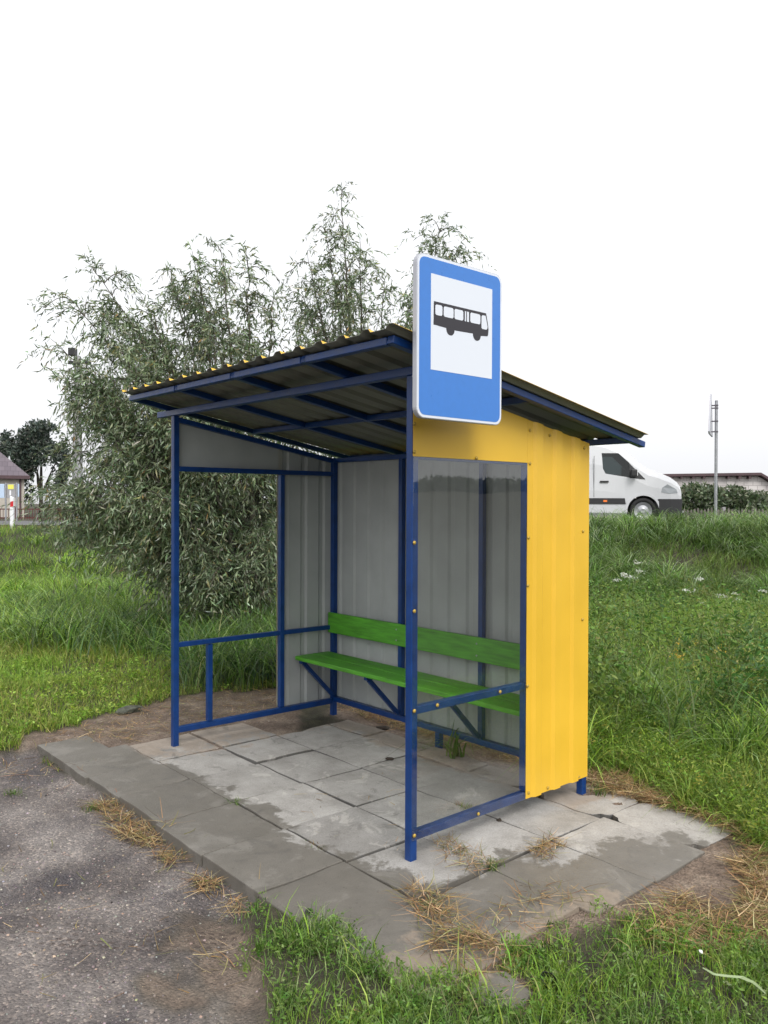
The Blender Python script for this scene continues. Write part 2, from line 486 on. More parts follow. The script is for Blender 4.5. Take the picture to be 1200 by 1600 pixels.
# ------------------------------------------------------------------ ground
def build_ground():
    a0 = math.atan2(FWD[1], FWD[0])
    front = np.linspace(R_(-42), R_(42), 431)
    rest = np.linspace(R_(42), R_(318), 110)[1:-1]
    ang = a0 + np.concatenate([front, rest]); na = len(ang)
    rr = [.25]
    while rr[-1] < 900: rr.append(rr[-1] * (1.0125 if rr[-1] < 40 else 1.04))
    rr = np.array(rr); nr = len(rr)
    X = CAM[0] + rr[:, None] * np.cos(ang)[None]; Y = CAM[1] + rr[:, None] * np.sin(ang)[None]
    X = X.ravel(); Y = Y.ravel(); Z = ground_z(X, Y)
    g, s, tf = weights(X, Y)
    V = np.stack([X, Y, Z], 1)
    i = (np.arange(nr - 1)[:, None] * na + np.arange(na)[None]); j = (np.arange(nr - 1)[:, None] * na + (np.arange(na) + 1)[None] % na)
    Q = np.stack([i, j, j + na, i + na], -1).reshape(-1, 4)
    # the hole under the camera
    c = len(V); V = np.vstack([V, [[CAM[0], CAM[1], ground_z(CAM[:1], CAM[1:2])[0]]]])
    g = np.append(g, 0); s = np.append(s, 0); tf = np.append(tf, 1)
    me_cap = [[c, k, (k + 1) % na, c] for k in range(na)]
    m = bpy.data.materials.new('earth_and_turf'); m.use_nodes = True
    nt = m.node_tree; p = nt.nodes['Principled BSDF']; N = nt.nodes.new; Lk = nt.links.new
    tc = N('ShaderNodeTexCoord')

    def noise(sc, det=6, rough=.6):
        n = N('ShaderNodeTexNoise'); n.inputs['Scale'].default_value = sc; n.inputs['Detail'].default_value = det
        n.inputs['Roughness'].default_value = rough; Lk(tc.outputs['Object'], n.inputs['Vector']); return n.outputs['Fac']

    def ramp(f, stops):
        r = N('ShaderNodeValToRGB'); e = r.color_ramp.elements
        e[0].position, e[0].color = stops[0][0], (*stops[0][1], 1); e[1].position, e[1].color = stops[-1][0], (*stops[-1][1], 1)
        for q, c_ in stops[1:-1]: el = e.new(q); el.color = (*c_, 1)
        Lk(f, r.inputs[0]); return r.outputs[0]

    def mix(f, a, b):
        x = N('ShaderNodeMix'); x.data_type = 'RGBA'
        Lk(f, x.inputs['Factor']); Lk(a, x.inputs['A']); Lk(b, x.inputs['B']); return x.outputs['Result']

    def math_(op, a, b=None):
        x = N('ShaderNodeMath'); x.operation = op
        for k, q in enumerate((a, b)):
            if q is None: continue
            if isinstance(q, (int, float)): x.inputs[k].default_value = q
            else: Lk(q, x.inputs[k])
        return x.outputs[0]

    at_ = N('ShaderNodeAttribute'); at_.attribute_name = 'cover'
    sp = N('ShaderNodeSeparateColor'); Lk(at_.outputs['Color'], sp.inputs[0])
    # turf base: dark earth with thatch
    turf = ramp(noise(9), [(.3, (.028, .024, .015)), (.55, (.048, .044, .024)), (.75, (.08, .07, .04))])
    soil = ramp(noise(5), [(.28, (.1, .07, .052)), (.5, (.2, .148, .112)), (.72, (.33, .265, .205))])
    soil_f = ramp(noise(60, 4), [(.35, (.55, .55, .55)), (.65, (1.15, 1.15, 1.15))])
    mm = N('ShaderNodeMix'); mm.data_type = 'RGBA'; mm.blend_type = 'MULTIPLY'; mm.inputs['Factor'].default_value = 1
    Lk(soil, mm.inputs['A']); Lk(soil_f, mm.inputs['B']); soil = mm.outputs['Result']
    grav = ramp(noise(2.2, 8, .62), [(.3, (.056, .05, .053)), (.46, (.13, .114, .108)), (.6, (.215, .195, .184)), (.75, (.3, .278, .265))])
    vo = N('ShaderNodeTexVoronoi'); vo.inputs['Scale'].default_value = 95; Lk(tc.outputs['Object'], vo.inputs['Vector'])
    sc2 = N('ShaderNodeSeparateColor'); Lk(vo.outputs['Color'], sc2.inputs[0])
    stone_f = ramp(sc2.outputs[0], [(.0, (.6, .58, .58)), (.55, (.95, .93, .92)), (.82, (1.2, 1.15, 1.1)), (1, (2.1, 1.95, 1.8))])
    mg = N('ShaderNodeMix'); mg.data_type = 'RGBA'; mg.blend_type = 'MULTIPLY'; mg.inputs['Factor'].default_value = .75
    Lk(grav, mg.inputs['A']); Lk(stone_f, mg.inputs['B']); grav = mg.outputs['Result']
    wet = ramp(noise(1.3, 5), [(.5, (0, 0, 0)), (.62, (1, 1, 1))])
    dark = N('ShaderNodeRGB'); dark.outputs[0].default_value = (.05, .043, .05, 1)
    wf = math_('MULTIPLY', wet, .78); grav = mix(wf, grav, dark.outputs[0])
    # tyre tread pressed into the gravel: a band across the near left corner
    A = gz(0, 1455, -.05); B = gz(380, 1474, -.05); d = (B - A)[:2]; ln = np.linalg.norm(d); d = d / ln; nrm = np.array([-d[1], d[0]])
    sx = N('ShaderNodeSeparateXYZ'); Lk(tc.outputs['Object'], sx.inputs[0])
    al = math_('ADD', math_('MULTIPLY', sx.outputs[0], float(d[0])), math_('MULTIPLY', sx.outputs[1], float(d[1])))
    ac = math_('ADD', math_('MULTIPLY', sx.outputs[0], float(nrm[0])), math_('MULTIPLY', sx.outputs[1], float(nrm[1])))
    ac = math_('ADD', ac, -float(A[:2] @ nrm)); al = math_('ADD', al, -float(A[:2] @ d))
    band = math_('LESS_THAN', math_('ABSOLUTE', ac), .085)
    endm = math_('MULTIPLY', math_('GREATER_THAN', al, -.3), math_('LESS_THAN', al, ln + .05))
    ribs = math_('GREATER_THAN', math_('SINE', math_('MULTIPLY', ac, 190.)), .15)
    lug = math_('GREATER_THAN', math_('SINE', math_('ADD', math_('MULTIPLY', al, 150.), math_('MULTIPLY', math_('ABSOLUTE', ac), 60.))), -.2)
    fade = ramp(noise(7, 4), [(.44, (0, 0, 0)), (.58, (1, 1, 1))])
    tread = math_('MULTIPLY', math_('MULTIPLY', band, endm), math_('MULTIPLY', math_('MULTIPLY', ribs, lug), fade))
    mudc = N('ShaderNodeRGB'); mudc.outputs[0].default_value = (.06, .042, .035, 1)
    c = mix(sp.outputs[1], turf, soil); c = mix(sp.outputs[0], c, grav)
    c = mix(math_('MULTIPLY', tread, .72), c, mudc.outputs[0])
    Lk(c, p.inputs['Base Color'])
    rg = N('ShaderNodeMapRange'); rg.inputs['To Min'].default_value = .9; rg.inputs['To Max'].default_value = .55
    Lk(math_('MULTIPLY', wet, sp.outputs[0]), rg.inputs['Value']); Lk(rg.outputs[0], p.inputs['Roughness'])
    h = math_('ADD', math_('MULTIPLY', vo.outputs['Distance'], -.6), math_('ADD', noise(35), math_('MULTIPLY', tread, -.8)))
    b = N('ShaderNodeBump'); b.inputs['Strength'].default_value = .9; b.inputs['Distance'].default_value = .016
    Lk(h, b.inputs['Height']); Lk(b.outputs[0], p.inputs['Normal'])
    me = bpy.data.meshes.new('ground')
    tri = [[c_, a_, b_] for c_, a_, b_, _ in me_cap]
    me.vertices.add(len(V)); me.vertices.foreach_set('co', V.astype(np.float32).ravel())
    nl = Q.size + 3 * len(tri)
    me.loops.add(nl); me.loops.foreach_set('vertex_index', np.concatenate([Q.ravel(), np.array(tri).ravel()]).astype(np.int32))
    me.polygons.add(len(Q) + len(tri))
    me.polygons.foreach_set('loop_start', np.concatenate([np.arange(0, Q.size, 4), Q.size + np.arange(0, 3 * len(tri), 3)]).astype(np.int32))
    me.update(calc_edges=True)
    a = me.attributes.new('cover', 'FLOAT_COLOR', 'POINT')
    cc = np.ones((len(V), 4), np.float32); cc[:, 0] = g; cc[:, 1] = s; cc[:, 2] = tf
    a.data.foreach_set('color', cc.ravel())
    me.polygons.foreach_set('use_smooth', np.ones(len(me.polygons), bool))
    me.materials.append(m)
    o = bpy.data.objects.new('ground', me); COL.objects.link(o)
    tag(o, kind='structure')
    if me.polygons[0].normal.z < 0: me.flip_normals()


build_ground()


def build_road():
    L = np.linspace(-90, 120, 150); T = np.linspace(-3.1, 3.1, 7)
    V = []
    for l in L:
        for t in T:
            b = float(road_b(l)) + t / .985
            x, y = xy(l, b); V.append((x, y, float(terr(x, y)) + .012))
    n = len(T); Q = [[i * n + j, (i + 1) * n + j, (i + 1) * n + j + 1, i * n + j + 1] for i in range(len(L) - 1) for j in range(n - 1)]
    m = MB(); m.v = V; m.f = Q; m.m = [0] * len(Q)
    o = m.build('road', M['asphalt']); tag(o, kind='structure')
    mk = MB()
    for l in np.arange(-60, 90, 6.):
        c = []
        for ll, tt in ((l, -.06), (l + 2.4, -.06), (l + 2.4, .06), (l, .06)):
            x, y = xy(ll, float(road_b(ll)) + tt); c.append((x, y, float(terr(x, y)) + .018))
        mk.poly(c)
    o = mk.build('road_markings', M['frame_white']); tag(o, kind='structure')


build_road()


# ------------------------------------------------------------------ pavement of concrete slabs
def build_pavement():
    cx = [-2.93, -2.52, -2.06, -1.63, -1.14, -.66, -.18, .29, .79]
    ry = [-.685, -.24, .22, .655, 1.1, 1.52]
    cells = [(2, 1)] + [(0, c) for c in range(0, 8)] + [(1, c) for c in range(1, 8)] + [(2, c) for c in range(2, 8)] + [(3, c) for c in range(2, 8)] + [(4, c) for c in range(2, 8)]
    V, F_, Cc = [], [], []
    rnd = random.Random(5)
    for (r, c) in cells:
        g = .007
        jx = lambda: rnd.uniform(-.006, .006)
        x0, x1, y0, y1 = cx[c] + g + jx(), cx[c + 1] - g + jx(), ry[r] + g + jx(), ry[r + 1] - g + jx()
        if r == 0: y0 = ry[0] + rnd.uniform(-.012, .01)
        if c == 7:
            x1 += rnd.uniform(-.03, .04)
        if r in (2, 3) and c == 7: x1 += .02
        if r == 0 and c == 0: y1 -= .1
        y1 = 1.285 if (r == 4 and c < 6) else y1
        dz = rnd.uniform(-.006, .004); tx = rnd.uniform(-.008, .008); ty = rnd.uniform(-.008, .008)
        if c >= 6 and r >= 1: tx *= 1.4; ty *= 1.4; dz -= .003
        nx = 14; be = .004
        us = [0, be] + [be + (1 - 2 * be) * k / nx for k in range(1, nx)] + [1 - be, 1]
        off = len(V); n = len(us)
        tone = rnd.uniform(.8, 1.14)
        cut = (r == 4 and c >= 6)
        for a in us:
            for b in us:
                x = x0 + (x1 - x0) * a; y = y0 + (y1 - y0) * b
                ex, ey = min(a, 1 - a) * .47, min(b, 1 - b) * .47
                Cc_ = [tone]; chip = .035 * max(0, vnoise(np.array([x]), np.array([y]), .11, 21)[0] - .45) if min(ex, ey) < .02 else 0
                if cut and ex < .08 and ey < .08:
                    q = (.08 - ex) * (.08 - ey) / .0064
                    x += (.5 - a) * .1 * q; y += (.5 - b) * .1 * q
                if a in (0, 1) or b in (0, 1): Cc_[0] = .4
                z = dz + tx * (a - .5) + ty * (b - .5) + (vnoise(np.array([x]), np.array([y]), .15, 22)[0] - .5) * .004
                if a in (0, 1) or b in (0, 1): z -= .004
                V.append((x, y, z - chip * .3)); Cc.append(Cc_[0])
        for i in range(n - 1):
            for j in range(n - 1):
                F_.append([off + i * n + j, off + (i + 1) * n + j, off + (i + 1) * n + j + 1, off + i * n + j + 1])
        ring = [off + j for j in range(n)] + [off + i * n + n - 1 for i in range(1, n)] + [off + (n - 1) * n + j for j in range(n - 2, -1, -1)] + [off + i * n for i in range(n - 2, 0, -1)]
        low = len(V)
        for k in ring:
            x, y, z = V[k]; V.append((x, y, -.085)); Cc.append(tone * (.85 if y < -.66 else .45))
        for k in range(len(ring)):
            k2 = (k + 1) % len(ring); F_.append([ring[k], ring[k2], low + k2, low + k])
    m = bpy.data.materials.new('weathered_concrete_slabs'); m.use_nodes = True
    nt = m.node_tree; p = nt.nodes['Principled BSDF']; N = nt.nodes.new; Lk = nt.links.new
    tc = N('ShaderNodeTexCoord')

    def noise(sc, det=6, rough=.6, dist=0.):
        n = N('ShaderNodeTexNoise'); n.inputs['Scale'].default_value = sc; n.inputs['Detail'].default_value = det
        n.inputs['Roughness'].default_value = rough; n.inputs['Distortion'].default_value = dist
        Lk(tc.outputs['Object'], n.inputs['Vector']); return n.outputs['Fac']

    def mth(op, a, b=None, c=None):
        x = N('ShaderNodeMath'); x.operation = op
        for k, q in enumerate((a, b, c)):
            if q is None: continue
            if isinstance(q, (int, float)): x.inputs[k].default_value = q
            else: Lk(q, x.inputs[k])
        return x.outputs[0]

    def ss(f, a, b):
        x = N('ShaderNodeMapRange'); x.interpolation_type = 'SMOOTHSTEP'
        x.inputs['From Min'].default_value = a; x.inputs['From Max'].default_value = b; Lk(f, x.inputs['Value']); return x.outputs[0]

    def ramp(f, stops):
        r = N('ShaderNodeValToRGB'); e = r.color_ramp.elements
        e[0].position, e[0].color = stops[0][0], (*stops[0][1], 1); e[1].position, e[1].color = stops[-1][0], (*stops[-1][1], 1)
        for q, c_ in stops[1:-1]: el = e.new(q); el.color = (*c_, 1)
        Lk(f, r.inputs[0]); return r.outputs[0]

    def mix(f, a, b):
        x = N('ShaderNodeMix'); x.data_type = 'RGBA'; Lk(f, x.inputs['Factor'])
        Lk(a, x.inputs['A']) if not isinstance(a, tuple) else setattr(x.inputs['A'], 'default_value', (*a, 1))
        Lk(b, x.inputs['B']) if not isinstance(b, tuple) else setattr(x.inputs['B'], 'default_value', (*b, 1))
        return x.outputs['Result']

    sx = N('ShaderNodeSeparateXYZ'); Lk(tc.outputs['Object'], sx.inputs[0]); X, Y = sx.outputs[0], sx.outputs[1]
    tone = N('ShaderNodeAttribute'); tone.attribute_name = 'tone'
    base = ramp(noise(3.5, 9, .65), [(.3, (.225, .213, .197)), (.5, (.31, .298, .28)), (.7, (.39, .377, .358))])
    grain = ramp(noise(140, 3), [(.3, (.82, .82, .82)), (.7, (1.12, 1.12, 1.12))])
    mm = N('ShaderNodeMix'); mm.data_type = 'RGBA'; mm.blend_type = 'MULTIPLY'; mm.inputs['Factor'].default_value = 1
    Lk(base, mm.inputs['A']); Lk(grain, mm.inputs['B'])
    vm = N('ShaderNodeVectorMath'); vm.operation = 'SCALE'; Lk(mm.outputs['Result'], vm.inputs[0]); Lk(tone.outputs['Fac'], vm.inputs['Scale'])
    base = vm.outputs[0]
    # rain-wet rim: the front row and patches outside the roof
    n1 = mth('ADD', mth('MULTIPLY', mth('SUBTRACT', noise(2.6, 7, .66, .4), .5), 2.5), mth('MULTIPLY', mth('SUBTRACT', noise(24, 5, .7), .5), .55))
    front = mth('ADD', mth('MULTIPLY', mth('ADD', Y, .14), -2.3), n1)
    right = mth('ADD', mth('MULTIPLY', mth('SUBTRACT', X, .22), 1.6), mth('MULTIPLY', mth('SUBTRACT', Y, .45), -1.1))
    right = mth('ADD', mth('MINIMUM', right, mth('MULTIPLY', mth('SUBTRACT', X, .2), 3.)), n1)
    front = mth('MINIMUM', front, mth('ADD', mth('MULTIPLY', mth('ADD', X, 2.65), 3.), 1.))
    wet = ss(mth('MAXIMUM', front, right), -.02, .16)
    wetc = mix(noise(9, 5), (.095, .087, .074), (.17, .155, .132))
    c = mix(mth('MULTIPLY', wet, .86), base, wetc)
    # pale dried efflorescence near the post and in the middle
    pale = mth('MULTIPLY', ss(noise(4.2, 8, .7, .6), .55, .63), mth('SUBTRACT', 1., mth('MULTIPLY', wet, .75)))
    c = mix(mth('MULTIPLY', pale, .36), c, (.55, .525, .485))
    # blown sand in the corners
    sandm = mth('ADD', mth('MULTIPLY', mth('ADD', mth('MULTIPLY', X, -1.), -2.0), 2.2), mth('MULTIPLY', mth('SUBTRACT', noise(7, 8, .7), .5), 3.4))
    sandm = mth('MINIMUM', sandm, mth('MULTIPLY', mth('ADD', Y, .28), 6.))
    backm = mth('ADD', mth('MULTIPLY', mth('MINIMUM', mth('SUBTRACT', Y, 1.06), mth('SUBTRACT', .15, X)), 5.), mth('MULTIPLY', mth('SUBTRACT', noise(6, 6), .45), 2.2))
    rimm = mth('ADD', mth('MULTIPLY', mth('MINIMUM', mth('MINIMUM', mth('SUBTRACT', X, .68), mth('SUBTRACT', .88, X)), mth('SUBTRACT', .5, Y)), 7.), mth('MULTIPLY', mth('SUBTRACT', noise(8, 7, .7), .5), 3.2))
    rim2 = mth('ADD', mth('MULTIPLY', mth('MINIMUM', mth('MINIMUM', mth('SUBTRACT', X, .48), mth('SUBTRACT', .85, X)), mth('SUBTRACT', -.42, Y)), 7.), mth('MULTIPLY', mth('SUBTRACT', noise(8, 7, .7), .5), 3.2))
    sand = ss(mth('MAXIMUM', mth('MAXIMUM', sandm, backm), mth('MAXIMUM', rimm, rim2)), 0., .5)
    c = mix(mth('MULTIPLY', sand, .72), c, mix(noise(30, 5), (.2, .158, .122), (.36, .3, .24)))
    damp = ss(noise(5.5, 8, .72, .8), .56, .66); c = mix(mth('MULTIPLY', damp, .42), c, (.1, .095, .088))
    # dark specks of moss and mud
    mud = ss(noise(17, 8, .7), .66, .74); c = mix(mth('MULTIPLY', mud, .6), c, (.05, .042, .032))
    spots = ss(noise(75, 2), .71, .75); c = mix(mth('MULTIPLY', spots, .55), c, (.03, .026, .022))
    sp2 = ss(noise(34, 4, .7), .66, .70); c = mix(mth('MULTIPLY', sp2, .5), c, (.045, .037, .03))
    Lk(c, p.inputs['Base Color'])
    rr = N('ShaderNodeMapRange'); rr.inputs['To Min'].default_value = .92; rr.inputs['To Max'].default_value = .5
    Lk(wet, rr.inputs['Value']); Lk(rr.outputs[0], p.inputs['Roughness']); p.inputs['Specular IOR Level'].default_value = .3
    b = N('ShaderNodeBump'); b.inputs['Strength'].default_value = .35; b.inputs['Distance'].default_value = .006
    Lk(mth('ADD', noise(120, 4), noise(14, 6)), b.inputs['Height']); Lk(b.outputs[0], p.inputs['Normal'])
    M['slab'] = m
    me = bpy.data.meshes.new('pavement'); me.from_pydata(V, [], F_); me.update(); me.materials.append(m)
    at_ = me.attributes.new('tone', 'FLOAT', 'POINT'); at_.data.foreach_set('value', Cc)
    o = bpy.data.objects.new('pavement', me); COL.objects.link(o); tag(o, kind='structure')
    # the loose slab lying apart in the turf
    q = [gz(u, v, .005) for u, v in ((745, 1520), (790, 1516), (832, 1550), (815, 1572), (760, 1568), (728, 1545))]
    mb = MB(); mb.prism([(*k[:2], -.04) for k in q][::-1], (0, 0, .045))
    o = mb.build('concrete_slab', M['slab'], bevel=.006)
    at_ = o.data.attributes.new('tone', 'FLOAT', 'POINT'); at_.data.foreach_set('value', [.95] * len(o.data.vertices))
    tag(o, 'broken grey slab piece lying alone in the near grass', 'slab')


build_pavement()

# ------------------------------------------------------------------ the shelter
W_, D_, HF, HB = 2.30, 1.316, 2.2, 1.971
SL = (HF - HB) / D_
P = .04


def rz_(y, off=0.): return HF - SL * y + off


def corrugated(mb, org, e1, length, e2, top, nrm, period, depth, crest, flank, thick=.0014, bottom=None, start=0., edge=0):
    """trapezoid sheet: profile along e1, sheet running along e2; top(s)/bottom(s) give its ends"""
    org, e1, e2, nrm = (np.array(q, float) for q in (org, e1, e2, nrm))
    s, prof = start - period, []
    while s < length + period:
        for ds, h in ((0, 0), (flank, 1), (flank + crest, 1), (2 * flank + crest, 0)): prof.append((s + ds, h * depth))
        s += period
    xs = np.array([q[0] for q in prof]); hs_ = np.array([q[1] for q in prof])
    keep = [0.] + [q for q in xs if 0 < q < length] + [length]
    ss_ = np.array(keep); hh = np.interp(ss_, xs, hs_)
    b0 = len(mb.v); n = len(ss_)
    for lay in (0, 1):
        for sv, h in zip(ss_, hh):
            base = org + e1 * sv + nrm * (h + (0 if lay else thick))
            mb.v.append(tuple(base + e2 * (bottom(sv) if bottom else 0))); mb.v.append(tuple(base + e2 * top(sv)))
    for k in range(n - 1):
        a = b0 + 2 * k; c = a + 2 * n
        mb.f.append([a, a + 2, a + 3, a + 1]); mb.m.append(0)
        mb.f.append([c, c + 1, c + 3, c + 2]); mb.m.append(1)
        mb.f.append([a, c, c + 2, a + 2]); mb.m.append(edge)
        mb.f.append([a + 1, a + 3, c + 3, c + 1]); mb.m.append(0)
    for k in (0, n - 1):
        a = b0 + 2 * k; c = a + 2 * n
        mb.f.append([a, a + 1, c + 1, c]); mb.m.append(0)
    return mb


def build_shelter():
    T = thing('bus_shelter', 'blue framed bus shelter with yellow corrugated side and green bench on grey slabs', 'bus shelter')
    bl = M['blue']; BV = .0035

    def part(name, mb, m=None, parent=T, bevel=BV, label=None, **k):
        o = mb.build(name, m or bl, parent, bevel=bevel, **k)
        if label: o['label'] = label
        return o

    fl, bl_, br, fr = (-W_, 0), (-2.272, D_), (0, D_), (0, 0)
    for (x, y), h in ((fl, 2.199), (bl_, HB), (br, HB), (fr, 2.199)):
        part('post', MB().bar((x, y, -.01), (x, y, h), P))
    for x in (-1.5, -.75):
        part('wall_post', MB().bar((x, D_, .141), (x, D_, HB - .022), .036))
    part('foot', MB().bar((-1.125, D_, -.02), (-1.125, D_, .099), P))
    part('side_post', MB().bar((0, .807, .13), (0, .807, rz_(.807, -.03)), .036))
    xl = lambda y: -W_ + (.028) * y / D_
    part('side_post', MB().bar((xl(.8375), .8375, .125), (xl(.8375), .8375, 1.828), .036))
    part('baluster', MB().bar((xl(.253), .253, .124), (xl(.253), .253, .652), .036))
    e = .0205
    # rails
    part('bottom_rail', MB().bar((0, e, .108), (0, D_ - e, .108), P - .001))
    part('bottom_rail', MB().bar((xl(0), e, .103), (xl(D_), D_ - e, .103), P - .001))
    part('bottom_rail', MB().bar((-2.272 + e, D_, .12), (-e, D_, .12), P - .001))
    part('middle_rail', MB().bar((0, e, .68), (0, .788, .68), .036))
    part('middle_rail', MB().bar((xl(0), e, .672), (xl(D_), D_ - e, .672), .032))
    part('top_rail', MB().bar((xl(0), e, 1.848), (xl(D_), D_ - e, 1.848), .034))
    part('top_rail', MB().bar((0, e, 1.838), (0, .788, 1.838), .034))
    part('top_rail', MB().bar((-2.272 + e, D_, HB - .02), (-e, D_, HB - .02), .034))
    # head beam across the front posts, wall-top rails
    part('front_beam', MB().bar((-W_ - .225, 0, 2.22), (.021, 0, 2.22), .044, .04))
    for x0, x1 in ((xl(0), xl(D_)), (0, 0)):
        part('sloping_rail', MB().bar((x0, e + .002, rz_(e, -.022)), (x1, D_ - .02, rz_(D_, -.022)), .034))
    # roof frame
    for x in (-2.40, -1.757, -1.115, -.47, .148):
        part('rafter', MB().bar((x, -.27, rz_(-.27, .058)), (x, 1.68, rz_(1.68, .058)), .04, .034))
    xs = (-2.40, -1.757, -1.115, -.47, .148)
    for y in (-.255, .67, 1.56):
        m = MB()
        for a, b in zip(xs[:-1], xs[1:]): m.bar((a + .0203, y, rz_(y, .057)), (b - .0203, y, rz_(y, .057)), .04, .034)
        part('purlin', m)
    # roof sheet
    e2 = np.array((0, 1, -SL)); ln = np.linalg.norm(e2); e2 /= ln
    nr = np.array((0, SL, 1)) / ln
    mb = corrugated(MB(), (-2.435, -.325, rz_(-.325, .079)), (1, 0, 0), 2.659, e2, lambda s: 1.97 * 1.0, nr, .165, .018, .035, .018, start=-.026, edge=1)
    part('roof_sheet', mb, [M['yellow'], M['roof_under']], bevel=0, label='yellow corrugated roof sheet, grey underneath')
    # walls
    mb = corrugated(MB(), (-2.29, D_ + .0225, .095), (1, 0, 0), 2.31, (0, 0, 1), lambda s: HB - .105, (0, 1, 0), .165, .014, .03, .015, start=.06)
    part('back_wall', mb, [M['yellow'], M['grey_coat']], bevel=0, label='corrugated back wall, grey on the inside')
    y0 = .793
    mb = corrugated(MB(), (.0225, y0, .093), (0, 1, 0), D_ + .02 - y0, (0, 0, 1), lambda s: rz_(y0 + s, -.098), (1, 0, 0), .165, .013, .05, .018, start=.045)
    part('side_panel', mb, [M['yellow'], M['grey_coat']], bevel=0, label='yellow corrugated side panel')
    mb = corrugated(MB(), (-2.3245, .825, .093), (0.021, 1, 0), D_ + .02 - .825, (0, 0, 1), lambda s: rz_(.825 + s, -.098), (-1, 0, 0), .165, .013, .03, .016, start=.045)
    part('side_panel', mb, [M['yellow'], M['grey_coat']], bevel=0, label='grey inside of the far side panel')
    # flat fascias under the roof
    for x, sg, ye in ((.0225, 1, .792), (-2.3235, -1, .826)):
        m = MB(); dx = .021 * ye if sg < 0 else 0
        for q, mi in ((0, 1), (.0014, 0)):
            pts = [(x + sg * q, -.018, 1.834), (x + dx + sg * q, ye, 1.834), (x + dx + sg * q, ye, rz_(ye, -.004)), (x + sg * q, -.018, rz_(-.018, -.004))]
            m.poly(pts, mi)
        for i in range(4):
            j = (i + 1) % 4; m.f.append([i, j, 4 + j, 4 + i]); m.m.append(0)
        part('fascia', m, [M['yellow'], M['grey_coat']], bevel=0)
    # panes
    m = MB().box(.0225, .0265, -.016, .792, .094, 1.833); part('pane', m, M['glass'], bevel=0, label='clear plastic pane mirroring trees')
    m = MB().hexa([(-2.3265, -.016, .094), (-2.3225, -.016, .094), (-2.3055, .822, .094), (-2.3095, .822, .094),
                   (-2.3265, -.016, 1.833), (-2.3225, -.016, 1.833), (-2.3055, .822, 1.833), (-2.3095, .822, 1.833)])
    part('pane', m, M['clear'], bevel=0)
    # bench, welded to the wall posts
    B = thing('bench', None, None, parent=T)
    gw = M['green_wood']
    part('seat_plank', MB().box(-2.275, -.03, .955, 1.108, .458, .488), gw, B, .005)
    part('seat_plank', MB().box(-2.275, -.03, 1.113, 1.268, .458, .488), gw, B, .005)
    bk = part('backrest', MB().box(-2.285, -.03, 1.268, 1.294, .632, .785), gw, B, .005)
    for x in (-1.5, -.75):
        for z in (.67, .745): part('screw', MB().tube([(x, 1.2685, z), (x, 1.2655, z)], .006, 8), M['zinc'], bk, 0)
    for x in (-2.25, -1.5, -.75, -.03):
        m = MB().bar((x, .985, .443), (x, D_ - .02, .443), .028).bar((x, 1.02, .425), (x, D_ - .03, .155), .028)
        part('bracket', m, bl, B, .002)
    # brass screws
    pix = [(648, 848), (648, 955), (648, 1111), (648, 1306), (684, 1102), (782, 1081), (748, 1272), (648, 706), (648, 662), (745, 716),
           (829, 724), (827, 840), (826, 915), (825, 1072), (827, 1239), (857, 1231), (905, 1214), (912, 830), (911, 968), (914, 700),
           (860, 680), (829, 672)]
    for u, v in pix:
        q = on_x(u, v, .03); x = .0267 if u < 826 else .0245
        m = MB().tube([(x, q[1], q[2]), (x + .004, q[1], q[2]), (x + .007, q[1], q[2])], [.009, .0085, .0045], 8)
        part('screw', m, M['brass'], T, 0)
    return T


build_shelter()


def build_sign():
    T = thing('bus_stop_sign', 'blue bus stop sign with black bus pictogram on white, fixed to the shelter roof', 'sign', (.25, -.215, 1.977))
    W, H = .536, .684

    def rr(i, r, x, n=6):
        pts = []
        for cx, cy, a in ((W - i - r, H - i - r, 0), (i + r, H - i - r, 90), (i + r, i + r, 180), (W - i - r, i + r, 270)):
            for k in range(n + 1):
                t = R_(a + 90 * k / n); pts.append((x, cx + r * math.cos(t), cy + r * math.sin(t)))
        return pts
    m = MB().prism(rr(0, .042, -.024), (.024, 0, 0)); m.build('plate', M['sign_edge'], T, bevel=.002)
    MB().prism(rr(.0035, .04, .0003), (.0008, 0, 0)).build('border', M['sign_white'], T)
    MB().prism(rr(.0135, .033, .0013), (.0006, 0, 0)).build('blue_field', M['sign_blue'], T)
    MB().prism([(.0021, y, z) for y, z in ((.08, .206), (.466, .206), (.466, .608), (.08, .608))], (.0005, 0, 0)).build('white_field', M['sign_white'], T)
    body = [(.097, .494), (.095, .396), (.172, .392)]
    body += [(.197 + .0255 * math.cos(t), .389 - .0255 * math.sin(t)) for t in np.linspace(math.pi, 0, 13)]
    body += [(.338, .392)] + [(.3645 + .0255 * math.cos(t), .389 - .0255 * math.sin(t)) for t in np.linspace(math.pi, 0, 13)]
    body += [(.434, .393), (.439, .4), (.442, .424), (.436, .452), (.428, .483), (.424, .494)]
    MB().prism([(.0028, y, z) for y, z in body][::-1], (.0005, 0, 0)).build('pictogram', M['sign_black'], T, fix=True)
    wins = [(.105, .147, .1), (.155, .215, .1), (.221, .276, .1), (.286, .294, 0), (.300, .312, 0), (.321, .386, .1)]
    m = MB()

    def win(pts): m.prism([(.0035, y, z) for y, z in pts], (.0004, 0, 0))
    for a, b, rd in wins:
        c = .006 if rd else .0005
        win([(a + c, .438), (b - c, .438), (b, .438 + c), (b, .482 - c), (b - c, .482), (a + c, .482), (a, .482 - c), (a, .438 + c)])
    win([(.394, .426), (.399, .421), (.427, .421), (.433, .428), (.434, .437), (.421, .482), (.4, .482), (.394, .476)])
    m.build('pictogram_windows', M['sign_white'], T)
    m = MB().bar((-.03, .02, .42), (-.03, .5, .3), .03, .012).bar((-.03, .02, .18), (-.03, .5, .06), .03, .012)
    m.build('bracket', M['zinc'], T)


build_sign()


